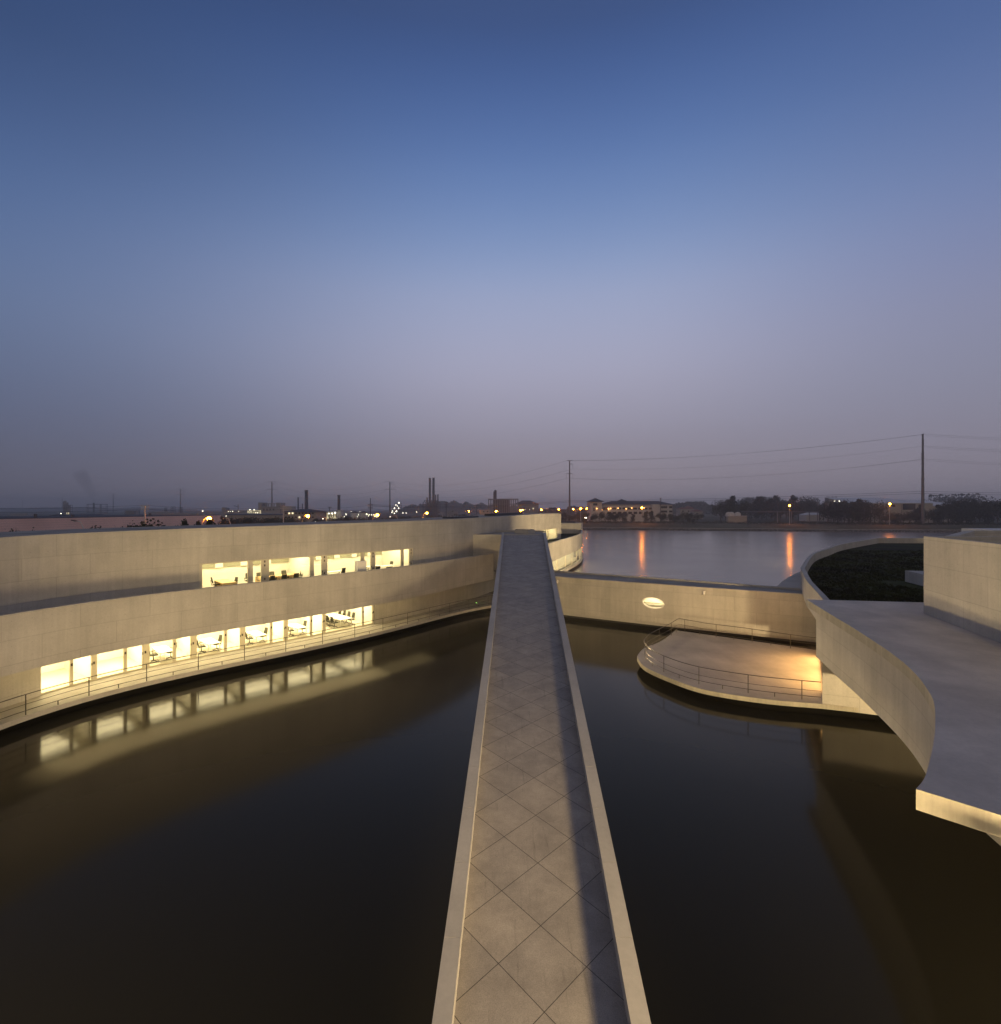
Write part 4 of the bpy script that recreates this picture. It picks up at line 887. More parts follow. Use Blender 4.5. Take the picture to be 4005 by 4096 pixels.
def trunk_mesh(seed):
    rnd = random.Random(seed); m = MB(); m.tube([(0, 0, -.05), (.01, 0, .25), (0, .01, .6)], [.022, .016, .006], 6)
    for k in range(4): a = rnd.random() * 6.28; m.tube([(0, 0, .22 + .08 * k), (.16 * cos(a), .16 * sin(a), .42 + .09 * k)], [.009, .003], 4)
    me = bpy.data.meshes.new('trunk'); me.from_pydata(m.v, [], m.f); me.materials.append(M['bark']); return me
CR = {k: [crown_mesh(10 * i + s, 1700, k) for s in range(3)] for i, k in enumerate(('round', 'tall', 'bush'))}
TR = [trunk_mesh(s) for s in range(3)]
ti = [0]
def tree(px, top, Y, zb, label, kind='round', wid=1.0, group=None):
    ti[0] += 1; t = at(px, top, Y); h_ = t.z - zb
    o = thing('tree' if kind != 'bush' else 'shrub', label, 'tree' if kind != 'bush' else 'shrub', (t.x, Y, zb), group); o.rotation_euler = (0, 0, ti[0] * 1.7)
    c = bpy.data.objects.new('crown', CR[kind][ti[0] % 3]); COL.objects.link(c); c.parent = o; c.scale = (h_ * wid, h_ * wid, h_ * 1.03)
    c = bpy.data.objects.new('trunk', TR[ti[0] % 3]); COL.objects.link(c); c.parent = o; c.scale = (h_, h_, h_)
ORD = ['first', 'second', 'third', 'fourth', 'fifth', 'sixth', 'seventh', 'eighth', 'ninth', 'tenth', 'eleventh', 'twelfth', 'thirteenth', 'fourteenth', 'fifteenth', 'sixteenth', 'seventeenth', 'eighteenth']
def row(lst, Y, zb, what, group, kind='round', wid=1.0):
    for i, it in enumerate(lst): tree(it[0], it[1], Y + (i * 37 % 11) - 5, zb, f'{ORD[i]} {what}', it[2] if len(it) > 2 else kind, it[3] if len(it) > 3 else wid, group)
row([(2262, 2048), (2290, 2052), (2318, 2050), (2345, 2049), (2372, 2051), (2398, 2047), (2432, 2046), (2452, 2049), (2470, 2047), (2492, 2049)], 296, 3, 'dark round tree from the left before the white hip-roofed building', 'trees in front of the white building', wid=1.15)
row([(2532, 2056, 'tall'), (2583, 2046, 'tall'), (2608, 2044, 'tall'), (2645, 2043), (2668, 2052), (2690, 2054), (2712, 2052), (2742, 2048), (2765, 2050), (2790, 2046)], 292, 3, 'tree from the left between the shore lamp and the white tanks', 'trees right of the shore lamp', wid=1.2)
row([(2884, 1997), (2912, 1992, 'round', .9), (2938, 1985, 'tall', 1.1), (2958, 2002)], 330, 3, 'tall tree from the left in the clump behind the white tanks', 'clump of trees behind the tanks')
row([(2985, 2010), (3005, 2004), (3025, 1988, 'tall', 1.1), (3048, 1990, 'tall', 1.1), (3066, 1992), (3085, 1996), (3102, 1984, 'tall', 1.1), (3122, 2000), (3145, 1998), (3172, 1982, 'tall', 1.1), (3196, 1990), (3220, 1984), (3246, 1990), (3268, 2002), (3288, 2002)], 380, 3, 'tree from the left in the misty row behind the pipe bridge', 'misty tree row behind the pipe', wid=1.0)
row([(3312, 2002), (3334, 2006), (3352, 2012), (3378, 2000), (3396, 1988, 'round', .9), (3412, 2004), (3436, 1998, 'tall', 1.1), (3452, 2004), (3482, 1998, 'round', 1.1), (3500, 2008)], 275, 3, 'dark tree from the left in the clump beside the pale warehouse', 'dark clump left of the warehouse', wid=1.1)
row([(3544, 2050), (3566, 2048), (3590, 2052), (3616, 2046), (3640, 2044), (3665, 2032), (3690, 2020, 'tall', 1.1), (3715, 2034), (3738, 2036), (3758, 2020, 'tall', 1.1), (3776, 2034)], 268, 3, 'shrubby tree from the left along the foot of the pale warehouse', 'shrubby trees before the warehouse', wid=1.3)
row([(3796, 2010), (3812, 1996), (3830, 2000), (3850, 1998), (3868, 1990), (3884, 1994), (3900, 1996), (3920, 2000), (3940, 2004), (3956, 1998), (3974, 1998), (3992, 1992), (4010, 1996)], 266, 3, 'tall bushy tree from the left in the dense row at the right edge', 'dense tree row at the right edge', wid=.95)
row([(887, 2066, 'tall', .8), (935, 2071), (962, 2069), (985, 2071), (1012, 2068), (1030, 2066), (1052, 2068), (1075, 2070), (1090, 2068), (1108, 2070), (1122, 2068)], 200, .6, 'dark tree from the left just right of the pink warehouse', 'tree row above the left roof', wid=1.5)
row([(1150, 2071), (1172, 2073), (1196, 2075), (1262, 2072), (1290, 2070), (1320, 2068), (1345, 2069), (1370, 2068), (1400, 2064), (1418, 2066), (1442, 2070), (1462, 2069), (1480, 2071)], 230, .6, 'dark tree from the left before the lit industrial halls', 'tree row before the industrial halls', wid=1.5)
row([(1545, 2063), (1580, 2065), (1615, 2064), (1660, 2063), (1700, 2062), (1745, 2060), (1815, 2058), (1835, 2056), (1862, 2057), (1895, 2055)], 300, .6, 'dark tree from the left around the twin stacks', 'tree row above the middle of the roof', wid=2.0)
row([(32, 2126, 'bush'), (66, 2122, 'bush'), (138, 2124, 'bush'), (341, 2105, 'bush', .8), (390, 2115, 'bush'), (520, 2098, 'bush'), (535, 2099, 'bush'), (605, 2089, 'bush', 1.1), (712, 2098, 'bush'), (740, 2086, 'tall'), (793, 2088, 'tall', .6), (851, 2082, 'tall', .6), (860, 2090, 'bush')], 78, .6, 'treetop from the left in front of the pink warehouse', 'treetops over the left roof edge', wid=.62)

# low planting along the bank and haze of undergrowth
m = MB(); rnd = random.Random(3)
hp = offset(bank, 20.5); Sh = arcs(hp)
for k in range(11000):
    s = rnd.random() * Sh[-1] * .62; p = at_s(hp, s, Sh) if k % 1 == 0 else None
    hgt = 1.2 + 1.0 * mnoise.noise(Vector((s * .12, 0, 0))) + .8 * mnoise.noise(Vector((s * .5, 3, 0)))
    c = Vector((p[0] + rnd.random() * .5, p[1] + rnd.random() * 3, 3 + max(.15, hgt) * rnd.random())); s_ = .12 + .2 * rnd.random(); a = Vector((rnd.gauss(0, 1), rnd.gauss(0, 1), rnd.gauss(0, 1))).normalized(); b_ = a.cross(Vector((0, 0, 1))).normalized()
    m.v += [c - a * s_, c + b_ * s_, c + a * s_, c - b_ * s_]; i = len(m.v) - 4; m.f.append([i, i + 1, i + 2, i + 3])
me = bpy.data.meshes.new('shrubs'); me.from_pydata(m.v, [], m.f); me.materials.append(M['leaf2']); o = bpy.data.objects.new('shrubs', me); COL.objects.link(o); tag(o, 'low uneven shrub belt along the top of the far bank', 'shrubs', kind='stuff')

# fence on the bank
fp = offset(bank, 12); Sf = arcs(fp)
fn = thing('bank_fence', 'thin wire fence with pale posts along the grass of the far bank', 'fence', (*at_s(fp, 60), 2.2))
m = MB(); m.tube([(p[0], p[1], 3.55) for p in sub(fp, 10, Sf[-1] * .6)], .03, 4); m.build('rail', M['pylon'], fn)
s = 12
while s < Sf[-1] * .5:
    p = at_s(fp, s, Sf); m = MB(); m.box((p[0], p[1], 2.75), (.09, .09, 1.6)); m.build('post', M['pylon'], fn); s += 6.2

# ---- power lines
def pylon(px, top, Y, zb, label, arms, s=1.0, group='tall steel power pylons', r=None):
    t = at(px, top, Y); rt = thing('power_pylon', label, 'pylon', (t.x, Y, zb), group); r = r or .55
    m = MB(); zs = [zb + (t.z - zb) * k / 6 for k in range(7)]; m.tube([(t.x, Y, z) for z in zs], [r * 1.3 - (r * .65) * k / 6 for k in range(7)], 10)
    for k in range(1, 5): m.tube([(t.x, Y, zs[k]), (t.x, Y, zs[k] + .35)], r * 1.5 - (r * .6) * k / 6, 10)
    m.build('mast', M['pylon'], rt); ends = {}
    for nme, y, dl, dr, ins_, yaw in arms:
        za = at(px, y, Y).z; ca, sa = cos(yaw), sin(yaw); q = []
        m = MB()
        for d in (dl, dr):
            if d:
                e = (t.x + d * ca, Y + d * sa, za); m.tube([(t.x, Y, za), (t.x + d * ca * .6, Y + d * sa * .6, za + .25), e], [.22, .16, .1], 5)
                if ins_:
                    m.tube([e, (e[0], e[1], e[2] - ins_)], .07, 4); e = (e[0], e[1], e[2] - ins_)
                q.append(e)
        m.build('cross_arm', M['pylon'], rt); ends[nme] = q
    return ends
def wires(a, b_, sag, label, pts=14, r=.036):
    m = MB(); P = []
    for k in range(pts + 1):
        t = k / pts; P.append((a[0] + (b_[0] - a[0]) * t, a[1] + (b_[1] - a[1]) * t, a[2] + (b_[2] - a[2]) * t - sag * 4 * t * (1 - t)))
    m.tube(P, r, 3, cap=False); tag(m.build('power_cable', M['wire']), label, 'cable', 'power cables between the pylons')
EA = pylon(2279, 1842, 330, 3, 'tall slender steel pylon on the far shore left of the white hip-roofed building', [('top', 1843, -2.1, 2.2, 0, .1), ('mid', 1857, 0, 2.2, 3.0, .1), ('low', 1895, -2.2, 2.2, 3.0, .1), ('ser1', 2003, -.8, .8, 0, .1), ('ser2', 2008, -.8, .8, 0, .1)], r=.5)
EB = pylon(3692, 1736, 262, 3, 'tallest steel pylon in front of the pale warehouse on the right', [('top', 1738, -1.6, 1.6, 0, 1.2), ('mid', 1760, -1.4, 0, 3.2, 1.2), ('low', 1812, -1.5, 1.6, 3.2, 1.2), ('ser1', 1965, -.6, .6, 0, 1.2), ('ser2', 1973, -.6, .6, 0, 1.2)], r=.62)
lp = [(1560, 1927, 585, 'steel pylon with curved arms left of the twin stacks'), (1088, 1927, 585, 'steel pylon with flat arms beside the grey frame building'), (722, 1955, 790, 'steel pylon above the middle of the pink warehouse'), (453, 1975, 1060, 'steel pylon right of the smoking stack'), (249, 1990, 1420, 'faint steel pylon beside the floodlit silo'), (90, 2001, 1900, 'faintest and leftmost steel pylon')]
EL = []
for px, tp, Y, lab in lp:
    k = F / Y; EL.append(pylon(px, tp, Y, .6, lab, [('top', tp + 1, -6, 6, 0, 0), ('mid', tp + 7 * k / 2.58, 0, 6, 3.5, 0), ('low', tp + 28 * k / 3.2, -6.5, 6.5, 3.5, 0)], r=.75))
for nme, sg in (('top', 3.2), ('mid', 4.0), ('low', 4.4)):
    a, b_ = EA[nme], EB[nme]
    for j in range(min(len(a), len(b_))): wires(a[-1 - j], b_[j], sg, f'{["inner","outer"][j]} {nme} cable sagging between the two tall pylons over the white building')
    wires(b_[0], (b_[0][0] + 160, b_[0][1] - 20, b_[0][2] - 4), 2.5, f'{nme} cable leaving the right-hand pylon past the right edge')
    wires((b_[0][0] + .5, b_[0][1] - .5, b_[0][2] - .9), (b_[0][0] + 160, b_[0][1] - 20, b_[0][2] - 5), 2.5, f'lower of the paired {nme} cables leaving the right-hand pylon')
    c_ = EL[0][nme]; wires(c_[-1], a[0], 9, f'{nme} cable from the pylon by the twin stacks to the tall shore pylon', r=.05)
    for q in range(3): wires(EL[q + 1][nme][-1], EL[q][nme][0], 9, f'{nme} cable between the {["first","second","third"][q]} pair of pylons over the industrial plain', r=.06)
for nme in ('ser1', 'ser2'):
    wires(EA[nme][-1], EB[nme][0], 1.0, f'{"upper" if nme == "ser1" else "lower"} thick service cable between the two tall pylons', r=.07)
    wires(EB[nme][-1], (EB[nme][-1][0] + 130, 246, EB[nme][-1][2] - 1.2), .8, f'{"upper" if nme == "ser1" else "lower"} thick service cable right of the tallest pylon', r=.07)
    p = at(1481, 2018 if nme == 'ser1' else 2024, 300); wires(tuple(p), EA[nme][0], 2.2, f'{"upper" if nme == "ser1" else "lower"} thick service cable left of the tall shore pylon', r=.07)
def pole(px, top, Y, zb, label, tiers, wid=1.1, r=.16, mat='dark_pylon'):
    t = at(px, top, Y); rt = thing('utility_pole', label, 'pole', (t.x, Y, zb), 'utility poles'); m = MB(); m.tube([(t.x, Y, zb), (t.x, Y, t.z)], [r * 1.3, r], 8); m.build('mast', M[mat], rt)
    for y in tiers:
        z = at(px, y, Y).z; m = MB(); m.box((t.x, Y, z), (wid * 2, .12, .14)); 
        for d in (-1, -.5, .5, 1): m.tube([(t.x + wid * d, Y, z), (t.x + wid * d, Y, z + .35)], .05, 5)
        m.build('cross_arm', M[mat], rt)
pole(580, 2021, 105, .6, 'concrete utility pole with two cross arms in front of the pink warehouse', (2026, 2037), .75, .15, 'lamp_pole')
pole(1134, 2022, 160, .6, 'utility pole with forked arms before the lit white building', (2026, 2034), .95, .14, 'lamp_pole')
pole(1319, 2028, 260, .6, 'thin utility pole in front of the glowing industrial hall', (2029, 2033), .9)
pole(1482, 1993, 220, .6, 'utility pole with four tiers of arms left of the white floodlit tower', (2018, 2024, 2030, 2036), 1.0)
pole(1785, 2008, 300, .6, 'utility pole with stacked arms right of the twin stacks', (2010, 2018, 2024, 2031), 1.1)
pole(1908, 2018, 330, .6, 'small utility pole left of the open steel frame', (2019, 2024, 2032), .9)
pole(2643, 1992, 290, 3, 'utility pole before the right wing of the white hip-roofed building', (1994, 2001, 2018), .6)
pole(3111, 1980, 300, 3, 'tall thin utility pole beside the orange shore lamp', (1983, 1993), .5)
pole(3458, 2030, 262, 3, 'bare pale post standing on the bank before the dark clump', (), .3, .12)
pole(2992, 2052, 262, 2.5, 'bare pale post standing on the bank by the white tanks', (), .3, .12)
for y0, y1, lab in ((2020, 2023, 'upper'), (2035, 2034, 'lower')):
    p = at(-300, y0 + 12, 105); q = at(580, y0 + 1, 105); wires(tuple(p), tuple(q), .4, f'{lab} cable left of the concrete pole before the pink warehouse', r=.025)
    wires(tuple(q), tuple(at(1134, y1 + 2, 160)), .8, f'{lab} cable right of the concrete pole before the pink warehouse', r=.03)
    wires(tuple(at(1134, y1 + 2, 160)), tuple(at(1481, y0, 220)), 1.0, f'{lab} cable between the forked pole and the four-tier pole', r=.035)
    wires(tuple(at(1485, y0, 220)), tuple(at(1785, y0 - 5, 300)), 1.4, f'{lab} cable between the four-tier pole and the pole by the twin stacks', r=.045)

# ---- street lamps
def street_lamp(px, py, Y, zb, label, lit=True, side=1, small=False):
    t = at(px, py, Y); rt = thing('street_lamp', label, 'street lamp', (t.x + side * 2.2, Y, zb), 'orange street lamps' if lit else 'unlit street lamps')
    bx = t.x + side * (2.2 if not small else 1.0); m = MB(); top_z = t.z
    pts = [(bx, Y, zb), (bx - side * .1, Y, zb + (top_z - zb) * .55), (bx - side * .5, Y, zb + (top_z - zb) * .8), (bx - side * 1.1 * (1 if not small else .5), Y, top_z - .15), (t.x, Y, top_z + .12)]
    m.tube(pts, [.13, .11, .09, .07, .06], 7); m.build('pole', M['lamp_pole'], rt)
    m = MB(); m.box((t.x - side * .1, Y, top_z + .12), (.9, .4, .16), 0, 0, side * .15); m.build('lamp_head', M['dark_pylon'], rt)
    m = MB(); m.ball((t.x, Y - .1, top_z - .08), .46 if lit else .12, 10, .8); m.build('bulb', M['sodium'] if lit else M['lamp_pole'], rt)
LAMPS = [(838, 2073, 108, .6, 'brightest orange street lamp, in front of the right end of the pink warehouse'), (1232, 2063, 146, .6, 'orange street lamp in front of the white building with a dark hipped roof'), (1510, 2059, 172, .6, 'orange street lamp beside the white floodlit tower'), (1708, 2052, 215, .6, 'orange street lamp below the twin stacks'), (1985, 2044, 265, .6, 'orange street lamp in front of the left end of the open steel frame'), (2083, 2041, 300, .6, 'orange street lamp just right of the open steel frame'), (2166, 2039, 330, .6, 'orange street lamp right of the grey hipped building'), (2235, 2037, 380, .6, 'small orange street lamp left of the tall shore pylon'), (2293, 2036, 360, 3, 'orange street lamp just right of the tall shore pylon'), (2323, 2034, 290, 3, 'orange street lamp on a bare pole left of the white hip-roofed building'), (2347, 2034, 420, 3, 'small orange street lamp close to the left corner of the white hip-roofed building'), (2568, 2030, 282, 3, 'orange street lamp on the shore before the middle of the white hip-roofed building'), (3159, 2022, 268, 3, 'orange street lamp on the shore under the pipe, right of the thin pole'), (3559, 2015, 258, 3, 'orange street lamp on the shore before the pale warehouse'), (1876, 2044, 420, .6, 'small lone orange street lamp between the stacks and the steel frame'), (2090, 2039, 340, .6, 'second smaller orange lamp touching the one right of the steel frame')]
for i, (px, py, Y, zb, lab) in enumerate(LAMPS): street_lamp(px, py, Y, zb, lab, True, -1 if i in (0, 1, 2, 3) else (.02 if Y < 300 and i > 8 else 1), small=i > 8)
for px, py, Y, lab in ((299, 2085, 92, 'unlit white arched street lamp in front of the pink warehouse, left of a round treetop'), (895, 2072, 118, 'unlit white arched street lamp just right of the pink warehouse'), (1289, 2069, 150, 'unlit white arched street lamp right of the brightly lit hall'), (1573, 2062, 180, 'unlit white arched street lamp right of the floodlit tower'), (1757, 2051, 220, 'unlit white arched street lamp right of the lamp below the twin stacks')): street_lamp(px, py, Y, .6, lab, False, 1)

# ---- distant buildings
def bx(m, px0, px1, top, Y, zb, depth, mi=0):
    a, b_ = at(px0, top, Y), at(px1, top, Y); m.prism([(a.x, Y), (b_.x, Y), (b_.x, Y + depth), (a.x, Y + depth)], zb, a.z, mi); return a, b_
def hip(m, px0, px1, ye, yr, Y, depth, over=.8, inset=None, mi=0):
    a, b_ = at(px0, ye, Y), at(px1, ye, Y); zr = at(px0, yr, Y + depth / 2).z; x0, x1, y0, y1 = a.x - over, b_.x + over, Y - over, Y + depth + over; ins_ = inset if inset is not None else depth / 2; yc = (y0 + y1) / 2
    r0, r1 = (min(x0 + ins_, (x0 + x1) / 2), yc, zr), (max(x1 - ins_, (x0 + x1) / 2), yc, zr); z = a.z + .02
    m.face([(x0, y0, z), (x1, y0, z), r1, r0], m=mi); m.face([(x1, y1, z), (x0, y1, z), r0, r1], m=mi); m.face([(x0, y1, z), (x0, y0, z), r0], m=mi); m.face([(x1, y0, z), (x1, y1, z), r1], m=mi); m.face([(x0, y0, z), (x0, y1, z), (x1, y1, z), (x1, y0, z)], m=mi)
def win(par, px0, px1, y0, y1, Y, mat='dark_glass', name='window'):
    a, b_ = at(px0, y0, Y), at(px1, y1, Y); m = MB(); m.box(((a.x + b_.x) / 2, Y - .06, (a.z + b_.z) / 2), (b_.x - a.x, .3, a.z - b_.z)); return m.build(name, M[mat], par)
# pink warehouse
p0, p1 = at(-420, 2086, 118), at(886, 2060, 250); PW = thing('warehouse', 'very long low warehouse clad in pink horizontal panels, above the left roof', 'building', ((p0.x + p1.x) / 2, 170, 0))
q0, q1 = at(0, 2077, 150), at(886, 2060, 236); dx, dy = q1.x - q0.x, q1.y - q0.y; zt_ = 8.15
a = (q0.x - dx * .9, q0.y - dy * .9); b_ = (q1.x, q1.y); nx, ny = -dy, dx; L = math.hypot(nx, ny); nx, ny = nx / L * 45, ny / L * 45
m = MB(); m.prism([a, b_, (b_[0] + nx, b_[1] + ny), (a[0] + nx, a[1] + ny)], .5, zt_); m.build('wall', M['pink_wall'], PW)
m = MB(); m.prism([(a[0] + nx * .02, a[1] + ny * .02), (b_[0] + nx * .02, b_[1] + ny * .02), (b_[0] + nx * .98, b_[1] + ny * .98), (a[0] + nx * .98, a[1] + ny * .98)], zt_, zt_ + .25); m.build('roof', M['dark_roof'], PW)
for t, s_ in ((.475, 1.1), (.55, .6), (.80, .5), (.62, .4)):
    c_ = (a[0] + (b_[0] - a[0]) * t + nx * .1, a[1] + (b_[1] - a[1]) * t + ny * .1); m = MB(); m.box((*c_, zt_ + .25 + s_), (.6, .6, s_ * 2)); m.build('roof_vent', M['industrial'], PW)
# white hip-roofed building (right of the shore pylon)
Y = 325; HB = thing('institute_building', 'long white three-storey building with dark hipped roofs and a corner tower on the far shore', 'building', tuple(at(2535, 2085, Y)), None)
m = MB(); bx(m, 2415, 2690, 2018, Y + 2, 3, 16); bx(m, 2364, 2409, 2008, Y - 3, 3, 14); bx(m, 2400, 2640, 2026, Y - 1, 3, 4); bx(m, 2610, 2636, 2017, Y - 2.6, 3, 6); m.build('wall', M['white_wall'], HB)
m = MB(); hip(m, 2415, 2690, 2018, 2004, Y + 2, 16, 1.2); m.build('roof', M['dark_roof'], HB)
m = MB(); hip(m, 2364, 2409, 2007, 1992, Y - 3, 10, 1.4); m.build('tower_roof', M['dark_roof'], HB)
m = MB(); hip(m, 2480, 2503, 2006, 1996, Y + 8, 6, 1.2); m.build('tower_roof', M['dark_roof'], HB)
for i in range(8): win(HB, 2452 + i * 21 - 3, 2452 + i * 21 + 12, 2030, 2038, Y - 1.0)
for i in range(9): win(HB, 2430 + i * 21, 2430 + i * 21 + 14, 2047, 2056, Y - 1.0)
win(HB, 2373, 2390, 2013, 2022, Y - 3); win(HB, 2374, 2379, 2031, 2045, Y - 3); win(HB, 2404, 2436, 2029, 2040, Y - 1.2)
for x in (2645, 2657, 2677): win(HB, x, x + 12, 2025, 2033, Y + 2); win(HB, x, x + 12, 2042, 2050, Y + 2)
for x, y in ((2388, 2034), (2434, 2034), (2443, 2034), (2435, 2038), (2473, 2033), (2527, 2032), (2505, 2035), (2577, 2032), (2610, 2031), (2408, 2039)):
    win(HB, x - 1.6, x + 1.6, y - 1.8, y + 1.8, Y - 3.4 if x < 2400 else Y - 1.6, 'lit_orange', 'lit_room')
# houses
for px0, px1, ye, yr, Y, lab in ((2722, 2752, 2036, 2028, 430, 'small house with a red tiled roof, left of three beside the white building'), (2744, 2776, 2036, 2022, 470, 'tallest red-roofed house behind the two lower ones'), (2778, 2812, 2046, 2036, 400, 'low house with a faded red roof right of the other two')):
    h_ = thing('house', lab, 'house', tuple(at((px0 + px1) / 2, 2080, Y)), 'red-roofed houses'); m = MB(); bx(m, px0, px1, ye, Y, 3, 10); m.build('wall', M['pale_wall'], h_); m = MB(); hip(m, px0, px1, ye, yr, Y, 10, .8); m.build('roof', M['red_roof'], h_); win(h_, px0 + 8, px0 + 13, ye + 6, ye + 12, Y)
# tanks
Y = 300
for px, lab in ((2914, 'leftmost of three white horizontal tanks'), (2925, 'middle one of three white horizontal tanks'), (2950, 'rightmost of three white horizontal tanks')):
    c_ = at(px, 2059, Y); rt = thing('storage_tank', lab + ' behind the bank shrubs', 'tank', (c_.x, Y, 3), 'white horizontal tanks')
    m = MB(); P = [(c_.x - 1.3, Y - 3, c_.z), (c_.x - 1.1, Y - 2.6, c_.z), (c_.x + 1.6, Y + 3, c_.z), (c_.x + 1.7, Y + 3.3, c_.z)]; m.tube(P, [.9, 1.7, 1.7, .9], 16); m.build('vessel', M['tank'], rt)
    m = MB(); m.box((c_.x - .5, Y - 1.5, 4), (2, .4, 3)); m.box((c_.x + 1, Y + 1.5, 4), (2, .4, 3)); m.build('saddle', M['grey_wall'], rt)
sh = thing('shed', 'low pale flat-roofed shed in front of the white tanks', 'shed', tuple(at(2950, 2075, 296))); m = MB(); bx(m, 2912, 2988, 2065, 296, 3, 2); m.build('wall', M['pale_wall'], sh); m = MB(); bx(m, 2910, 2990, 2063, 295.5, at(0, 2065, 295.5).z, 3); m.build('roof', M['grey_roof'], sh)
# pipe bridge
pb = thing('pipe_bridge', 'long horizontal pipe on posts running behind the orange shore lamp', 'pipe', tuple(at(3120, 2080, 290)))
m = MB(); z = at(0, 2047, 290).z; P = [(at(px, 0, 290).x, 290, z) for px in (2966, 3050, 3150, 3276)] + [(at(3279, 0, 290).x, 290, z - .4), (at(3279, 0, 290).x, 290, 4.2)]; m.tube(P, .28, 8); m.build('pipe', M['pylon'], pb)
for px in (3112, 3168, 3240, 3273): c_ = at(px, 2047, 290); m = MB(); m.box((c_.x, 290.4, (c_.z + 3) / 2 - .3), (.35, .35, c_.z - 3)); m.build('post', M['grey_wall'], pb)
# greenhouse
gh = thing('greenhouse', 'low white vaulted shed between the pipe end and the dark trees', 'shed', tuple(at(3260, 2075, 330))); m = MB(); bx(m, 3226, 3302, 2060, 330, 3, 8); m.build('wall', M['white_wall'], gh); m = MB(); hip(m, 3226, 3302, 2060, 2050, 330, 8, .3, 3); m.build('roof', M['tank'], gh)
# silo tower
st_ = thing('silo_tower', 'grey scaffolded silo tower with two white lamps behind the dark trees', 'tower', tuple(at(3330, 2060, 420))); m = MB(); bx(m, 3318, 3344, 1990, 420, 3, 6); m.build('shaft', M['grey_wall'], st_)
m = MB()
for px in (3309, 3316, 3330, 3342, 3347): a = at(px, 1984, 419); m.tube([(a.x, 419, 3), (a.x, 419, a.z)], .14, 4)
for y in (1992, 2000): a, b_ = at(3309, y, 419), at(3347, y, 419); m.tube([a, b_], .12, 4)
m.build('scaffold', M['industrial'], st_); a, b_ = at(3344, 1998, 420), at(3368, 2016, 420); m = MB(); m.tube([a, b_], .8, 6); m.build('chute', M['grey_wall'], st_)
for px, py in ((3339, 2004), (3358, 2004)): m = MB(); m.ball(at(px, py, 417), .4, 8); m.build('lamp', M['white_light'], st_)
# pale warehouse
Y = 300; WH = thing('pale_warehouse', 'long pale grey warehouse with a shallow ridged roof and one big dark window, right shore', 'building', tuple(at(3600, 2060, Y)))
m = MB(); bx(m, 3405, 3732, 2012, Y, 3, 24); bx(m, 3732, 3880, 2023, Y + 3, 3, 18); m.build('wall', M['pale_wall'], WH)
m = MB()
for (px0, px1, ye, yr, Yw, dep) in ((3400, 3734, 2012, 1991, Y - .6, 25), (3700, 3884, 2023, 2001, Y + 2.4, 20)):
    a, b_ = at(px0, ye, Yw), at(px1, ye, Yw); zr = at(px0, yr, Yw + dep).z; xm = at((px0 + px1) / 2 + 40, 0, Yw).x
    m.face([(a.x, Yw, a.z + .05), (b_.x, Yw, a.z + .05), (b_.x - 12, Yw + dep, zr), (a.x + 2, Yw + dep, zr)]); m.face([(a.x, Yw, a.z - .3), (b_.x, Yw, a.z - .3), (b_.x, Yw, a.z + .05), (a.x, Yw, a.z + .05)])
m.build('roof', M['grey_roof'], WH); win(WH, 3612, 3661, 2015, 2039, Y); win(WH, 3570, 3581, 2019, 2028, Y, name='vent')
for px in (3545, 3607, 3662): a = at(px, 2012, Y); m = MB(); m.box((a.x, Y - .15, (a.z + 3) / 2), (.2, .2, a.z - 3.1)); m.build('downpipe', M['grey_wall'], WH)

# refinery with twin stacks
Y = 620; RF = thing('refinery_tower', 'refinery steelwork with tall twin stacks right of centre-left', 'refinery', tuple(at(1726, 2060, Y)))
for px, tp, r_ in ((1720, 1912, 1.25), (1735, 1911, 1.25), (1743, 1979, .75), (1752, 1977, .8), (1709, 1990, .8), (1729, 1915, .25)):
    a = at(px, tp, Y); m = MB(); m.tube([(a.x, Y, .6), (a.x, Y, a.z)], [r_ * 1.15, r_], 10)
    z = a.z
    while z > at(0, 2000, Y).z and r_ > 1: m.tube([(a.x, Y, z - .3), (a.x, Y, z)], r_ * 1.5, 8); z -= 3.4
    m.build('stack', M['industrial'], RF)
def lattice(m, px0, px1, y0, y1, Y, nx_, nz_, r_=.22, dep=6):
    for yy in (Y, Y + dep):
        for i in range(nx_ + 1): a, b_ = at(px0 + (px1 - px0) * i / nx_, y0, Y), at(px0 + (px1 - px0) * i / nx_, y1, Y); m.tube([(a.x, yy, a.z), (b_.x, yy, b_.z)], r_, 4)
        for j in range(nz_): a, b_ = at(px0, y0 + (y1 - y0) * j / nz_, Y), at(px1, y0 + (y1 - y0) * j / nz_, Y); m.tube([(a.x, yy, a.z), (b_.x, yy, b_.z)], r_, 4)
m = MB(); lattice(m, 1692, 1759, 2008, 2060, Y - 4, 7, 5); lattice(m, 1697, 1740, 2001, 2008, Y - 4, 5, 1); m.build('steel_frame', M['industrial'], RF)
m = MB(); bx(m, 1706, 1746, 2012, Y, .6, 8); m.build('process_block', M['industrial'], RF)
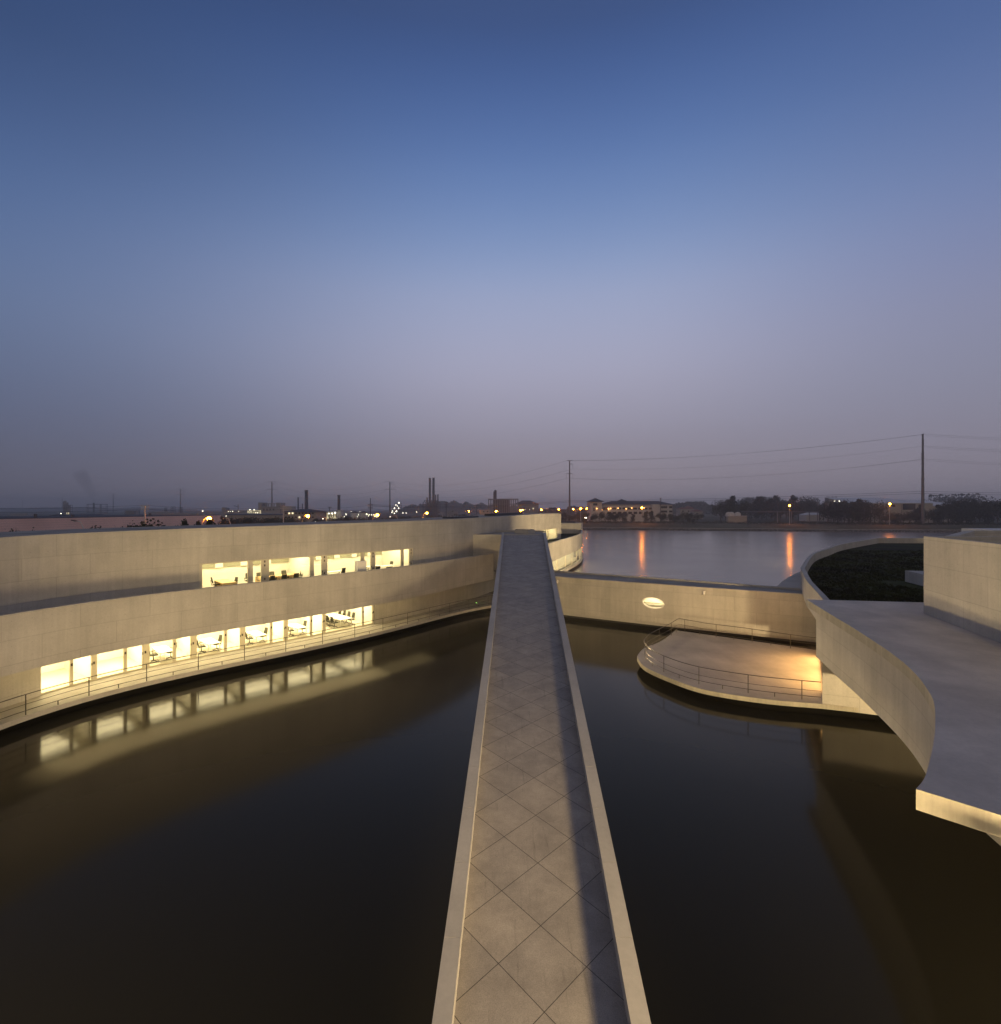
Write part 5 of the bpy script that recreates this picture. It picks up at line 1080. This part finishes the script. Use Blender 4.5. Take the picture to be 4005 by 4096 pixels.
# open frame hall
Y = 480; FH = thing('frame_hall', 'open concrete frame hall with a row of bare columns and a column vessel on top', 'building', tuple(at(2010, 2060, Y)))
m = MB(); a, b_ = bx(m, 1953, 2074, 1995, Y, at(0, 1998, Y).z, 16); bx(m, 1953, 2074, 2015, Y, at(0, 2017, Y).z, 16); m.build('floor_slab', M['grey_wall'], FH)
for i in range(14): c_ = at(1955 + i * 9, 1998, Y + .5); m = MB(); m.box((c_.x, Y + .5, (c_.z + .6) / 2), (.9, .9, c_.z - .6)); m.build('column', M['grey_wall'], FH)
m = MB(); bx(m, 1972, 2040, 1999, Y + 9, .6, 5); m.build('infill_wall', M['industrial'], FH)
for px, tp, r_ in ((1977, 1966, .8), (1982, 1960, 1.0), (1985, 1963, .5)): a = at(px, tp, Y + 4); m = MB(); m.tube([(a.x, Y + 4, at(0, 1995, Y).z), (a.x, Y + 4, a.z)], r_, 8); m.build('vessel', M['industrial'], FH)
hh_ = thing('hipped_building', 'grey hipped-roof building adjoining the open frame hall', 'building', tuple(at(2115, 2060, 520))); m = MB(); bx(m, 2076, 2155, 2016, 520, .6, 18); m.build('wall', M['grey_wall'], hh_); m = MB(); hip(m, 2060, 2155, 2016, 2002, 520, 18, 1); m.build('roof', M['dark_roof'], hh_)
for i in range(3): win(hh_, 2095 + i * 18, 2101 + i * 18, 2030, 2040, 520)
win(hh_, 2131, 2136, 2031, 2037, 519.7, 'lit_soft', 'lit_window')
# low white block by the small pole
lw = thing('low_block', 'low pale block with small windows left of the open frame hall', 'building', tuple(at(1940, 2060, 430))); m = MB(); bx(m, 1918, 1962, 2040, 430, .6, 8); m.build('wall', M['pale_wall'], lw); win(lw, 1933, 1938, 2044, 2049, 430); win(lw, 1948, 1953, 2044, 2049, 430)
lw = thing('low_block', 'low pale block right of the twin stacks', 'building', tuple(at(1805, 2060, 520))); m = MB(); bx(m, 1790, 1830, 2048, 520, .6, 8); bx(m, 1800, 1818, 2040, 524, .6, 6); m.build('wall', M['grey_wall'], lw); win(lw, 1808, 1813, 2044, 2047, 523.9)
# grey twin-ended building
Y = 560; GB = thing('grey_block', 'grey multi-storey block with two raised ends behind the pylon', 'building', tuple(at(1080, 2060, Y)))
m = MB(); bx(m, 1033, 1047, 2010, Y, .6, 14); bx(m, 1105, 1120, 2011, Y, .6, 14); bx(m, 1038, 1110, 2026, Y + 1, .6, 12); bx(m, 1047, 1105, 2013, Y + 5, at(0, 2015, Y).z, 5); m.build('wall', M['grey_wall'], GB)
for i in range(5): c_ = at(1052 + i * 11, 2014, Y + 5); m = MB(); m.box((c_.x, Y + 5.2, c_.z - 1.6), (1.2, .6, 3.4)); m.build('column', M['grey_wall'], GB)
m = MB(); bx(m, 1120, 1167, 2025, Y + 3, .6, 12); m.build('side_wing', M['pale_wall'], GB)
for i in range(4): win(GB, 1052 + i * 13, 1059 + i * 13, 2034, 2042, Y + 1)
bl = thing('blue_roofed_hall', 'long low hall with a blue-grey sheet roof left of the utility pole', 'building', tuple(at(1060, 2075, 300))); m = MB(); bx(m, 905, 1128, 2060, 300, .6, 18); m.build('wall', M['pale_wall'], bl); m = MB(); bx(m, 900, 1132, 2056, 299, at(0, 2060, 299).z, 20); m.build('roof', M['blue_roof'], bl)
# white building, dark hipped roof, lit windows
Y = 260; WB = thing('dormitory', 'white building with a dark hipped roof and a few lit windows behind an orange lamp', 'building', tuple(at(1200, 2080, Y))); m = MB(); bx(m, 1136, 1266, 2048, Y, .6, 14); m.build('wall', M['pale_wall'], WB); m = MB(); hip(m, 1136, 1266, 2048, 2036, Y, 14, 1.2); m.build('roof', M['dark_roof'], WB)
m = MB(); bx(m, 1262, 1316, 2046, Y + 14, at(0, 2048, Y + 14).z, 12); m.build('rear_roof', M['dark_roof'], WB)
for i in range(9):
    for j in range(2):
        px = 1141 + i * 13.5; mat = 'lit_window' if (i, j) in ((1, 0), (2, 0), (4, 1)) else 'dark_glass'
        win(WB, px, px + 6, 2050 + j * 16, 2056 + j * 16, Y, mat, 'lit_window' if mat != 'dark_glass' else 'window')
for px, tp, r_, Yc, lab in ((1226, 1961, 1.55, 500, 'thickest and tallest bare chimney behind the lit white building'), (1356, 1980, 1.3, 500, 'dark chimney rising from the white block right of the glowing hall'), (1193, 1990, .65, 520, 'thin chimney left of the tallest one'), (1210, 2015, .4, 520, 'shortest thin chimney close to the tallest one')):
    a = at(px, tp, Yc); c_ = thing('chimney', lab, 'chimney', (a.x, Yc, .6), 'factory chimneys'); m = MB(); m.tube([(a.x, Yc, .6), (a.x, Yc, a.z)], [r_ * 1.1, r_], 12); m.build('shaft', M['dark_roof'], c_); m = MB(); m.tube([(a.x, Yc, a.z - 1.2), (a.x, Yc, a.z + .1)], r_ * 1.12, 12); m.build('rim', M['industrial'], c_)
# glowing hall
Y = 330; GH = thing('glowing_hall', 'open industrial hall glowing pale yellow behind the tree row', 'building', tuple(at(1308, 2070, Y))); m = MB(); bx(m, 1266, 1346, 2052, Y + 6, .6, .5); m.build('lit_back_wall', M['lit_soft'], GH)
m = MB(); lattice(m, 1266, 1346, 2050, 2070, Y, 8, 3, .16, 4); m.build('steel_frame', M['industrial'], GH); m = MB(); bx(m, 1264, 1346, 2047, Y - 1, at(0, 2050, Y).z, 8); m.build('roof', M['grey_roof'], GH)
m = MB(); bx(m, 1345, 1364, 2041, Y, .6, 8); m.build('end_block', M['white_wall'], GH)
for px, py in ((1317, 2054), (1329, 2054), (1341, 2051)): m = MB(); m.ball(at(px, py, Y - 2), .42, 8); m.build('lamp', M['white_light'], GH)
for px0, px1, lab in ((1393, 1427, 'left one of two broad pale storage tanks'), (1429, 1463, 'right one of two broad pale storage tanks')):
    a, b_ = at(px0, 2052, 360), at(px1, 2052, 360); c_ = thing('round_tank', lab + ' right of the glowing hall', 'tank', ((a.x + b_.x) / 2, 366, .6), 'round storage tanks'); m = MB(); r_ = (b_.x - a.x) / 2; m.tube([((a.x + b_.x) / 2, 366, .6), ((a.x + b_.x) / 2, 366, a.z)], r_, 28); m.build('shell', M['tank'], c_); m = MB(); m.tube([((a.x + b_.x) / 2, 366, a.z), ((a.x + b_.x) / 2, 366, a.z + 1.2)], [r_ * 1.02, r_ * .2], 28); m.build('roof', M['dark_roof'], c_)
# floodlit tower + small floodlights
FT = thing('floodlit_tower', 'slim plant tower dotted with white floodlights left of the twin stacks', 'tower', tuple(at(1585, 2060, 420))); m = MB(); lattice(m, 1565, 1600, 2030, 2070, 420, 4, 4, .15); lattice(m, 1580, 1600, 2012, 2030, 420, 2, 2, .12); m.build('steel_frame', M['industrial'], FT)
for px, py, s_ in ((1596, 2011, .7), (1584, 2020, .45), (1578, 2033, .6), (1595, 2033, .55), (1586, 2045, .7), (1570, 2044, .45), (1568, 2050, .4), (1578, 2053, .5), (1590, 2024, .35)): m = MB(); m.ball(at(px, py, 419), s_ * .7, 8); m.build('floodlight', M['white_light'], FT)
fl = [(1612, 2052, 430, .5), (1625, 2052, 430, .5), (1667, 2048, 450, .4), (1561, 2067, 300, .35), (1385, 2059, 350, .4), (1384, 2055, 350, .3), (1373, 2068, 330, .3), (1378, 2067, 330, .3), (1434, 2059, 350, .35), (1430, 2066, 350, .3), (1467, 2057, 340, .6), (1477, 2059, 340, .4), (1486, 2059, 340, .4), (1495, 2059, 340, .4), (1474, 2064, 340, .3), (811, 2044, 400, .6), (819, 2060, 300, .35), (913, 2046, 600, .55), (922, 2046, 600, .5), (931, 2046, 600, .6), (955, 2046, 600, .5), (932, 2061, 500, .4), (905, 2064, 300, .3), (1000, 2039, 520, .8), (1017, 2039, 520, .75), (1004, 2046, 520, .5), (993, 2047, 520, .4), (1023, 2051, 520, .4), (1030, 2051, 520, .45), (244, 2054, 700, .9), (276, 2061, 700, .7), (299, 2061, 700, .6), (304, 2061, 700, .8), (298, 2067, 650, 1.0), (2345, 2071, 290, .5), (2340, 2071, 290, .35), (1262, 2087, 160, .12), (1292, 2075, 200, .25), (1405, 2046, 420, .3), (1440, 2047, 420, .3), (1500, 2066, 300, .35), (1508, 2068, 300, .3), (2100, 2039, 330, .22), (2118, 2038, 330, .18)]
CLU = [(0, 290, 'at the foot of the faint silos'), (290, 600, 'right of the domed roof'), (600, 850, 'above the right end of the pink warehouse'), (850, 970, 'on the long misty shed'), (970, 1100, 'on the lit plant left of the grey block'), (1100, 1330, 'near the lit white building'), (1330, 1420, 'between the glowing hall and the round tanks'), (1420, 1462, 'on the round tanks'), (1462, 1540, 'right of the round tanks'), (1540, 1680, 'right of the floodlit tower'), (1680, 2200, 'above the open frame hall'), (2200, 4000, 'left of the white hip-roofed building')]
cnt_ = {}; fl.sort()
for i, (px, py, Y, r_) in enumerate(fl):
    cl_ = [c for c in CLU if c[0] <= px < c[1]][0][2]; cnt_[cl_] = cnt_.get(cl_, 0) + 1
    c_ = at(px, py, Y); rt = thing('floodlight', f'{ORD[cnt_[cl_] - 1]} tiny floodlight from the left {cl_}', 'light', (c_.x, Y, .6), 'tiny distant floodlights'); m = MB(); m.tube([(c_.x, Y + .5, .6), (c_.x, Y + .5, c_.z)], .08, 4); m.build('mast', M['industrial'], rt); m = MB(); m.ball(c_, r_ * .6, 8); m.build('lamp', M['white_light'], rt)
# left skyline
Y = 900; SF = thing('flare_frame', 'square steel frame around a smoking stack on the left skyline', 'tower', tuple(at(377, 2066, Y))); m = MB(); lattice(m, 348, 406, 2017, 2066, Y, 2, 3, .45, 14); lattice(m, 353, 400, 2017, 2066, Y, 1, 1, .35, 14); m.build('steel_frame', M['industrial'], SF); a = at(375, 2011, Y + 6); m = MB(); m.tube([(a.x, Y + 6, .6), (a.x, Y + 6, a.z)], 1.3, 10); m.build('stack', M['industrial'], SF)
Y = 760; SL = thing('silo_plant', 'floodlit cluster of pale silos beside a faint pylon on the left skyline', 'plant', tuple(at(267, 2060, Y))); m = MB()
for px, tp, r_ in ((256, 2005, 1.2), (262, 2003, 1.2), (269, 2010, 1.6), (276, 2022, 1.6), (259, 2026, 2)): a = at(px, tp, Y); m.tube([(a.x, Y, .6), (a.x, Y, a.z)], r_, 10)
m.build('silo', M['grey_wall'], SL); m = MB(); lattice(m, 253, 281, 2020, 2062, Y - 3, 4, 5, .25, 4); m.build('steel_frame', M['industrial'], SL)
m = MB()
for px in (268, 275): a = at(px, 2055, Y - 4); m.box((a.x, Y - 4.2, a.z), (1.2, .3, 4))
m.build('lit_panel', M['lit_soft'], SL)
dm = thing('dome_roof_hall', 'dark low-domed roof just above the pink warehouse', 'building', tuple(at(238, 2070, 320))); m = MB(); P = [(180, 2070), (200, 2062), (225, 2058), (250, 2058), (275, 2062), (297, 2070)]
for (x0, y0), (x1, y1) in zip(P, P[1:]): a, b_ = at(x0, y0, 320), at(x1, y1, 320); m.face([a, b_, (b_.x, 350, b_.z), (a.x, 350, a.z)]); m.face([(a.x, 320, .6), (b_.x, 320, .6), b_, a])
m.build('roof', M['dark_roof'], dm)
for px0, px1, y0, y1, Y, lab in ((500, 535, 2043, 2062, 560, 'faint lattice tower and block at the left of the substation'), (544, 552, 2042, 2062, 620, 'faint narrow lattice mast behind the concrete pole'), (684, 696, 2027, 2062, 700, 'faint lattice tower left of the pylon over the pink warehouse'), (658, 663, 2031, 2060, 700, 'thin faint mast in the misty substation'), (716, 724, 2030, 2062, 640, 'short lattice at the foot of the pylon over the pink warehouse'), (888, 905, 2030, 2062, 800, 'faint grey tower right of the pink warehouse')):
    c_ = thing('lattice_tower', lab, 'tower', tuple(at((px0 + px1) / 2, 2062, Y)), 'faint lattice towers'); m = MB(); lattice(m, px0, px1, y0, y1, Y, 2, 5, .22, 3); m.build('steel_frame', M['industrial'], c_)
sb = thing('substation_block', 'faint long low blocks beyond the pink warehouse', 'building', tuple(at(620, 2062, 600))); m = MB(); bx(m, 590, 680, 2047, 640, .6, 8); bx(m, 505, 533, 2043, 600, .6, 10); bx(m, 40, 110, 2054, 700, .6, 12); bx(m, 630, 790, 2053, 580, .6, 8); m.build('wall', M['grey_wall'], sb)
ls = thing('lit_shed', 'long misty shed with a row of white lights right of the pink warehouse', 'building', tuple(at(945, 2060, 620))); m = MB(); bx(m, 890, 990, 2041, 622, .6, 10); bx(m, 888, 905, 2031, 640, .6, 8); m.build('wall', M['grey_wall'], ls)
cr = thing('tower_crane', 'tiny misty tower crane behind the lit shed', 'crane', tuple(at(953, 2060, 800))); m = MB(); a, b_ = at(953, 2018, 800), at(953, 2060, 800); m.tube([a, b_], .6, 4); m.tube([at(936, 2023, 800), at(957, 2028, 800)], .4, 4); m.build('boom', M['industrial'], cr)
lt = thing('lit_plant', 'small brightly lit plant left of the grey block', 'plant', tuple(at(1010, 2060, 530))); m = MB(); bx(m, 990, 1033, 2041, 532, .6, 6); m.build('lit_wall', M['lit_soft'], lt); m = MB(); lattice(m, 988, 1033, 2040, 2060, 527, 6, 3, .2, 3); m.build('steel_frame', M['industrial'], lt)

# smoke over the stack
sm, n, l, p = nm('thin_smoke'); n.remove(p); v = N(n, 'ShaderNodeVolumePrincipled'); v.inputs['Color'].default_value = (.12, .12, .14, 1); v.inputs['Density'].default_value = .012; l.new(v.outputs[0], n['Material Output'].inputs['Volume'])
a = at(375, 2010, 906); m = MB(); P = [(a.x, 906, a.z), (a.x - 1, 906, a.z + 8), (a.x - 6, 906, a.z + 20), (a.x - 14, 906, a.z + 36), (a.x - 26, 906, a.z + 54)]; m.tube(P, [1.6, 3.5, 6.5, 10, 12], 14); tag(m.build('smoke', sm), 'thin dark smoke plume drifting from the stack on the left skyline', 'smoke', kind='stuff')

# ================================================================== HAZE
hz, n, l, p = nm('dusk_haze'); n.remove(p); v = N(n, 'ShaderNodeVolumePrincipled'); v.inputs['Color'].default_value = (1, .97, .97, 1); v.inputs['Density'].default_value = .00055; v.inputs['Anisotropy'].default_value = .65
l.new(v.outputs[0], n['Material Output'].inputs['Volume'])
m = MB(); m.box((0, 2050, 30.5), (5600, 4400, 65)); tag(m.build('haze', hz), kind='stuff')
print('objects', len(bpy.data.objects))
